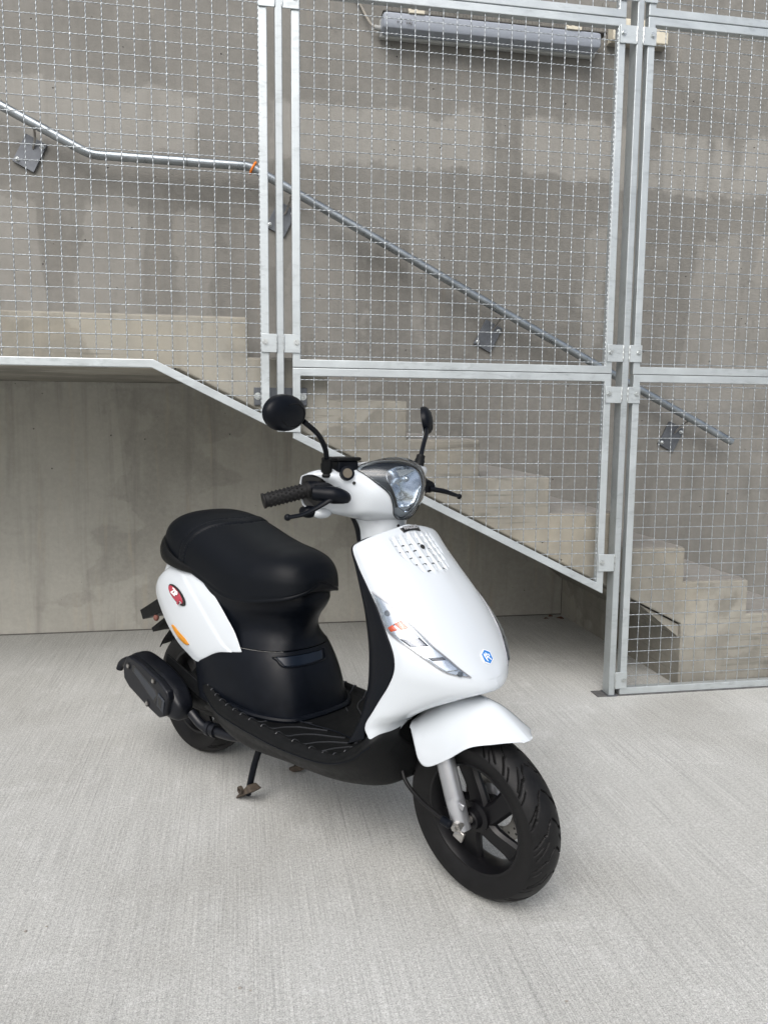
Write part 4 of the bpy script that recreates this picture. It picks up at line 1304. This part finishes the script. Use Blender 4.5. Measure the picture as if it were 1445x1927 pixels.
def rim(par, ro, w_, hub=.036, spokes=5, phase=0.0):
    V, F = ring([(ro + .002, -w_), (ro + .003, -w_ + .006), (ro - .010, -w_ + .012), (ro - .014, 0), (ro - .010, w_ - .012), (ro + .003, w_ - .006), (ro + .002, w_),
                 (ro - .006, w_), (ro - .016, w_ - .016), (ro - .020, 0), (ro - .016, -w_ + .016), (ro - .006, -w_)])
    rm = make('rim', V, F, M_RIM, par, True, 40)
    mb = MB().lathe([(hub * .55, -.046), (hub * .62, -.044), (hub * .70, -.030), (hub, -.026), (hub, .026), (hub * .7, .030), (hub * .7, .046)], (0, 0, 0), (0, 1, 0), 36)
    mb.build('hub', M_RIM, rm)
    for s in range(spokes):
        a0 = phase + s * 2 * math.pi / spokes
        L = 14; V = []; n = 8
        for i in range(L):
            t = i / (L - 1); r = hub * .8 + (ro - .012 - hub * .8) * t
            ac = a0 + .34 * math.sin(t * math.pi * .55)
            hw = (.022 + .009 * t ** 2 + .006 * (1 - t) ** 3); hd = .013 - .004 * t
            cx, cz = r * math.cos(ac), r * math.sin(ac); tx, tz = -math.sin(ac), math.cos(ac)
            for (e, d_) in ((-1, -.35), (-.72, -1), (.72, -1), (1, -.35), (1, .35), (.72, 1), (-.72, 1), (-1, .35)):
                V.append((cx + tx * e * hw, d_ * hd - .006 * (1 - t), cz + tz * e * hw))
        make('spoke', V, gridf(L, n, 0, cv=True) + [tuple(range(n)), tuple((L - 1) * n + k for k in range(n))], M_RIM, rm, True, 30)
    return rm
rim(fw, .1335, .036, phase=R(18))
# brake disc on the left of the wheel
dv = MB(); V, F = ring([(.088, .0440), (.088, .0475), (.052, .0475), (.052, .0440)], 72); dv.add(V, F)
disc = dv.build('brake_disc', M_STEEL, fw)
dh = MB()
for k in range(18):
    a = k * 2 * math.pi / 18
    for rr, da in ((.079, 0), (.068, .1)):
        dh.lathe([(.0032, 0), (.0032, .0042)], (rr * math.cos(a + da), .0437, rr * math.sin(a + da)), (0, 1, 0), 8)
dh.build('disc_holes', M_BADGE_K, disc)
MB().box(-.095, -.045, .038, .075, .02, .085, rot=roty(R(-20))).build('brake_caliper', M_BLACKS, sc, loc=(1.154, 0, .2002), rot=(R(5), 0, R(-1.9)), mods=[BEV(.006, 3)])
# fork legs
for sg in (-1, 1):
    y0 = .070 * sg
    fk = MB().tube([(1.0865, y0, .366), (1.1285, y0, .248)], .0215, 24).build('fork_leg', M_FORK, sc)
    MB().tube([(1.1265, y0, .254), (1.137, y0 + .001, .225), (1.152, y0 + .002, .182)], [.0235, .0235, .0215], 20, sq=(1.0, .82), samples=12).build('fork_bottom', M_FORK, fk)
    MB().lathe([(.012, 0), (.012, sg * .010), (.007, sg * .011), (.007, sg * .018)], (1.154, y0 + .016 * sg, .199), (0, 1, 0), 6).build('axle_nut', M_STEEL, fk)
    MB().box(1.147, 1.163, y0 - .012, y0 - .004, .236, .250, rot=roty(R(15))).build('cable_lug', M_FORK, fk, mods=[BEV(.002)])
MB().tube([(1.154, -.09, .2002), (1.154, .09, .2002)], .009, 16).build('axle', M_STEEL, sc)
MB().box(1.142, 1.168, -.088, -.080, .166, .190, rot=roty(R(20))).build('axle_bracket', M_STEEL, sc, mods=[BEV(.002)])
MB().tube([(1.00, -.02, .70), (1.06, -.012, .44)], .025, 16).build('steering_tube', M_BLACK, sc)
MB().tube([(.965, -.062, .42), (.958, -.066, .35), (.962, -.071, .285), (.985, -.079, .245), (1.035, -.086, .221), (1.085, -.093, .211), (1.138, -.098, .203)], .0052, 10, samples=50).build('speedometer_cable', M_RUBBER, sc)
MB().lathe([(.010, 0), (.010, .022), (.006, .026)], (1.118, -.098, .204), (1, -.05, -.1), 12).build('cable_end', M_BLACKS, sc)

# dark wheel housing behind the front wheel, above the belly
HB = [
 (.245, [(.985, 0), (.955, -.075), (.90, -.12)]),
 (.30, [(.992, 0), (.965, -.085), (.91, -.14)]),
 (.36, [(.985, 0), (.966, -.100), (.93, -.165)]),
 (.42, [(1.00, 0), (.975, -.085), (.945, -.165)]),
 (.50, [(1.06, 0), (1.03, -.075), (.98, -.155)])]
Sh = cw_surf(HB); Sh.sign = 1; surf_obj('wheel_housing', Sh, M_BLACK, sc, 30, 40, .003)

# ---- rear wheel and drive
rw = empty('rear_wheel', (0, 0, .2035)); rw.parent = sc
tyre('tyre', .2060, .115, rw, 520, 59)
rim(rw, .136, .042, phase=R(40))
en = MB().box(-.02, .30, -.085, -.045, .17, .275).build('engine_case', M_BLACK, sc, mods=[BEV(.012, 3)])
MB().tube([(.10, -.10, .26), (.26, -.02, .24)], .062, 18).build('cylinder_shroud', M_BLACK, en)
MB().box(-.06, .36, .062, .135, .14, .27).build('belt_cover', M_BLACK, sc, mods=[BEV(.03, 4)])
MB().box(.10, .42, -.12, .10, .20, .33).build('engine_block', M_BLACK, sc, mods=[BEV(.03, 3)])  # plain black box for the bulk of the engine
MB().tube([(-.02, .09, .24), (.05, .07, .50)], .028, 14).build('shock_absorber', M_BLACK, sc)
# muffler body lofted along its own axis
a0 = np.array([-.074, -.198, .316]); a1 = np.array([.225, -.188, .232]); d = (a1 - a0); L = np.linalg.norm(d); d /= L
zv = np.array([0, 0, 1.0]); zv = zv - d * (zv @ d); zv /= np.linalg.norm(zv); yv = np.cross(zv, d)
def sect(t, hz, hy, sh=0.0, p=.55):
    out = []
    for k in range(28):
        a = 2 * math.pi * k / 28
        c_, s_ = math.cos(a), math.sin(a)
        out.append(a0 + d * (t * L) + zv * (hz * math.copysign(abs(s_) ** p, s_) + sh) + yv * hy * math.copysign(abs(c_) ** p, c_))
    return out
ST = [(-.035, .018, .018, .005), (-.02, .036, .032, .003), (.03, .048, .040, 0), (.15, .055, .043, 0), (.4, .058, .044, 0), (.62, .057, .043, -.003), (.76, .050, .038, -.008), (.85, .036, .032, -.014), (.92, .024, .024, -.018)]
V = []
for s in ST: V += sect(*s)
muf = make('muffler', V, gridf(len(ST), 28, 0, cv=True) + [tuple(range(28)), tuple((len(ST) - 1) * 28 + k for k in range(28))], M_EXH, sc, True, 60, [('SUBSURF', dict(levels=1, render_levels=2))])
def mp(t, z, y): return a0 + d * (t * L) + zv * z - yv * y * 1.0
ysgn = 1 if yv[1] < 0 else -1
def mpt(t, z, y): return a0 + d * (t * L) + zv * z + yv * ysgn * y
def shield_plate(name, outline, y0, y1, mat, par, bev=.004):
    n = len(outline)
    V = [mpt(t, z, y0) for t, z in outline] + [mpt(t, z, y1) for t, z in outline]
    F = [tuple(range(n)), tuple(range(2 * n - 1, n - 1, -1))] + [(i, (i + 1) % n, n + (i + 1) % n, n + i) for i in range(n)]
    return make(name, V, F, mat, par, True, 30, [BEV(bev, 3)])
hsd = shield_plate('heat_shield', [(.02, .036), (.07, .052), (.30, .058), (.62, .056), (.78, .046), (.82, .026), (.80, -.036), (.72, -.056), (.45, -.056), (.15, -.050), (.03, -.036), (-.01, 0)], .026, .0510, M_EXH, muf, .006)
shield_plate('recess', [(.16, .030), (.20, .038), (.62, .022), (.66, .008), (.62, -.022), (.30, .006), (.17, .014)], .0505, .0517, M_BADGE_K, hsd, .001)
shield_plate('recess_panel', [(.20, .028), (.23, .033), (.60, .017), (.635, .006), (.60, -.015), (.32, .006), (.21, .015)], .0513, .0523, M_EXH2, hsd, .001)
shield_plate('vent_frame', [(.66, .022), (.78, .014), (.785, -.026), (.67, -.020)], .0505, .0540, M_EXH2, hsd, .002)
shield_plate('vent_slot', [(.685, .013), (.745, .009), (.745, -.018), (.69, -.014)], .0535, .0544, M_BADGE_K, hsd, .0005)
for t, z in ((.09, .018), (.55, .043), (.50, -.043)):
    c = mpt(t, z, .0505); ax_ = yv * ysgn
    MB().lathe([(.0105, 0), (.0105, .0030), (.0075, .0032), (.0075, .001)], c, ax_, 18).build('screw_well', M_BADGE_K, hsd)
    MB().lathe([(.0062, 0), (.0062, .0045), (.003, .005)], c, ax_, 14).build('screw', M_STEEL, hsd)
MB().tube([(-.06, -.198, .322), (-.105, -.200, .320), (-.140, -.203, .312), (-.166, -.207, .296), (-.176, -.210, .276)], .0115, 16, samples=26).build('tail_pipe', M_EXH, sc)
MB().tube([(.20, -.175, .222), (.245, -.165, .192), (.30, -.150, .184), (.37, -.135, .186), (.44, -.10, .20), (.46, -.05, .23)], .0145, 14, samples=40).build('header_pipe', M_EXH, sc)
MB().lathe([(.021, 0), (.021, .012), (.017, .014), (.017, .022), (.021, .024), (.021, .034)], (.262, -.160, .188), (1, .25, -.05), 20).build('pipe_clamp', M_EXH, sc)
MB().box(.02, .27, -.155, -.148, .285, .330, rot=roty(R(14))).build('muffler_bracket', M_BLACK, sc, mods=[BEV(.002)])
# rear splash guard, plate holder, reflector
ra = [(R(100 + k * 4)) for k in range(13)]
V = []
for a in ra:
    for yy, dr in ((-.060, -.012), (-.045, 0), (0, .004), (.045, 0), (.060, -.012)):
        V.append(((.228 + dr) * math.cos(a), yy, .2035 + (.228 + dr) * math.sin(a)))
make('rear_hugger', V, gridf(13, 5), M_BLACK, sc, mods=[SOL(.003)])
MB().add([(-.035, -.055, .50), (-.035, .055, .50), (-.19, .080, .372), (-.19, -.080, .372), (-.055, -.055, .485), (-.055, .055, .485), (-.20, .080, .385), (-.20, -.080, .385)],
         [(0, 1, 2, 3), (7, 6, 5, 4), (0, 4, 5, 1), (1, 5, 6, 2), (2, 6, 7, 3), (3, 7, 4, 0)]).build('rear_mudguard', M_BLACK, sc, mods=[BEV(.003)])
plh = MB().add([(-.105, -.088, .515), (-.105, .088, .515), (-.258, .090, .438), (-.258, -.090, .438), (-.075, -.088, .470), (-.075, .088, .470), (-.240, .090, .408), (-.240, -.090, .408)],
         [(0, 1, 2, 3), (7, 6, 5, 4), (0, 4, 5, 1), (1, 5, 6, 2), (2, 6, 7, 3), (3, 7, 4, 0)]).build('plate_holder', M_BLACK, sc, mods=[BEV(.003)])
MB().tube([(-.17, -.080, .468), (-.165, -.082, .428)], .0024, 6).tube([(-.20, -.080, .450), (-.197, -.080, .425)], .0024, 6).build('rusty_bolt', M_RUST, plh)
MB().ellipsoid((-.158, -.084, .428), (.011, .009, .011), 14, 8).build('rubber_stop', plain('faded_red_rubber', (.16, .06, .045), .7), plh)

# ---- centre stand
stn = MB().tube([(.44, -.085, .200), (.440, -.105, .160), (.434, -.118, .115), (.420, -.122, .060), (.408, -.122, .022)], .0095, 12, samples=30).build('centre_stand', M_BLACKS, sc)
MB().tube([(.33, .085, .20), (.34, .100, .12), (.345, .105, .05), (.350, .105, .018)], .0095, 12, samples=20).build('stand_leg', M_BLACKS, stn)
MB().tube([(.44, -.085, .205), (.34, .085, .205)], .011, 12).build('stand_crossbar', M_BLACKS, stn)
MB().box(.425, .462, -.112, -.078, .178, .206).build('stand_bracket', M_BLACKS, stn, mods=[BEV(.004)])
MB().add([(.370, -.140, .0), (.378, -.104, .0), (.455, -.106, .052), (.452, -.142, .050), (.372, -.138, .008), (.380, -.108, .009), (.430, -.110, .062), (.428, -.138, .062)],
         [(0, 1, 2, 3), (7, 6, 5, 4), (0, 4, 5, 1), (1, 5, 6, 2), (2, 6, 7, 3), (3, 7, 4, 0)]).build('stand_foot', M_RUST, stn, mods=[BEV(.003)])
MB().lathe([(.011, 0), (.011, .008), (.006, .009), (.006, .002)], (.402, -.140, .040), (0, -1, 0), 16).build('stand_roller', M_RUST, stn)
MB().box(.325, .385, .090, .125, .002, .020, rot=roty(R(-25))).build('stand_foot', M_RUST, stn, mods=[BEV(.003)])
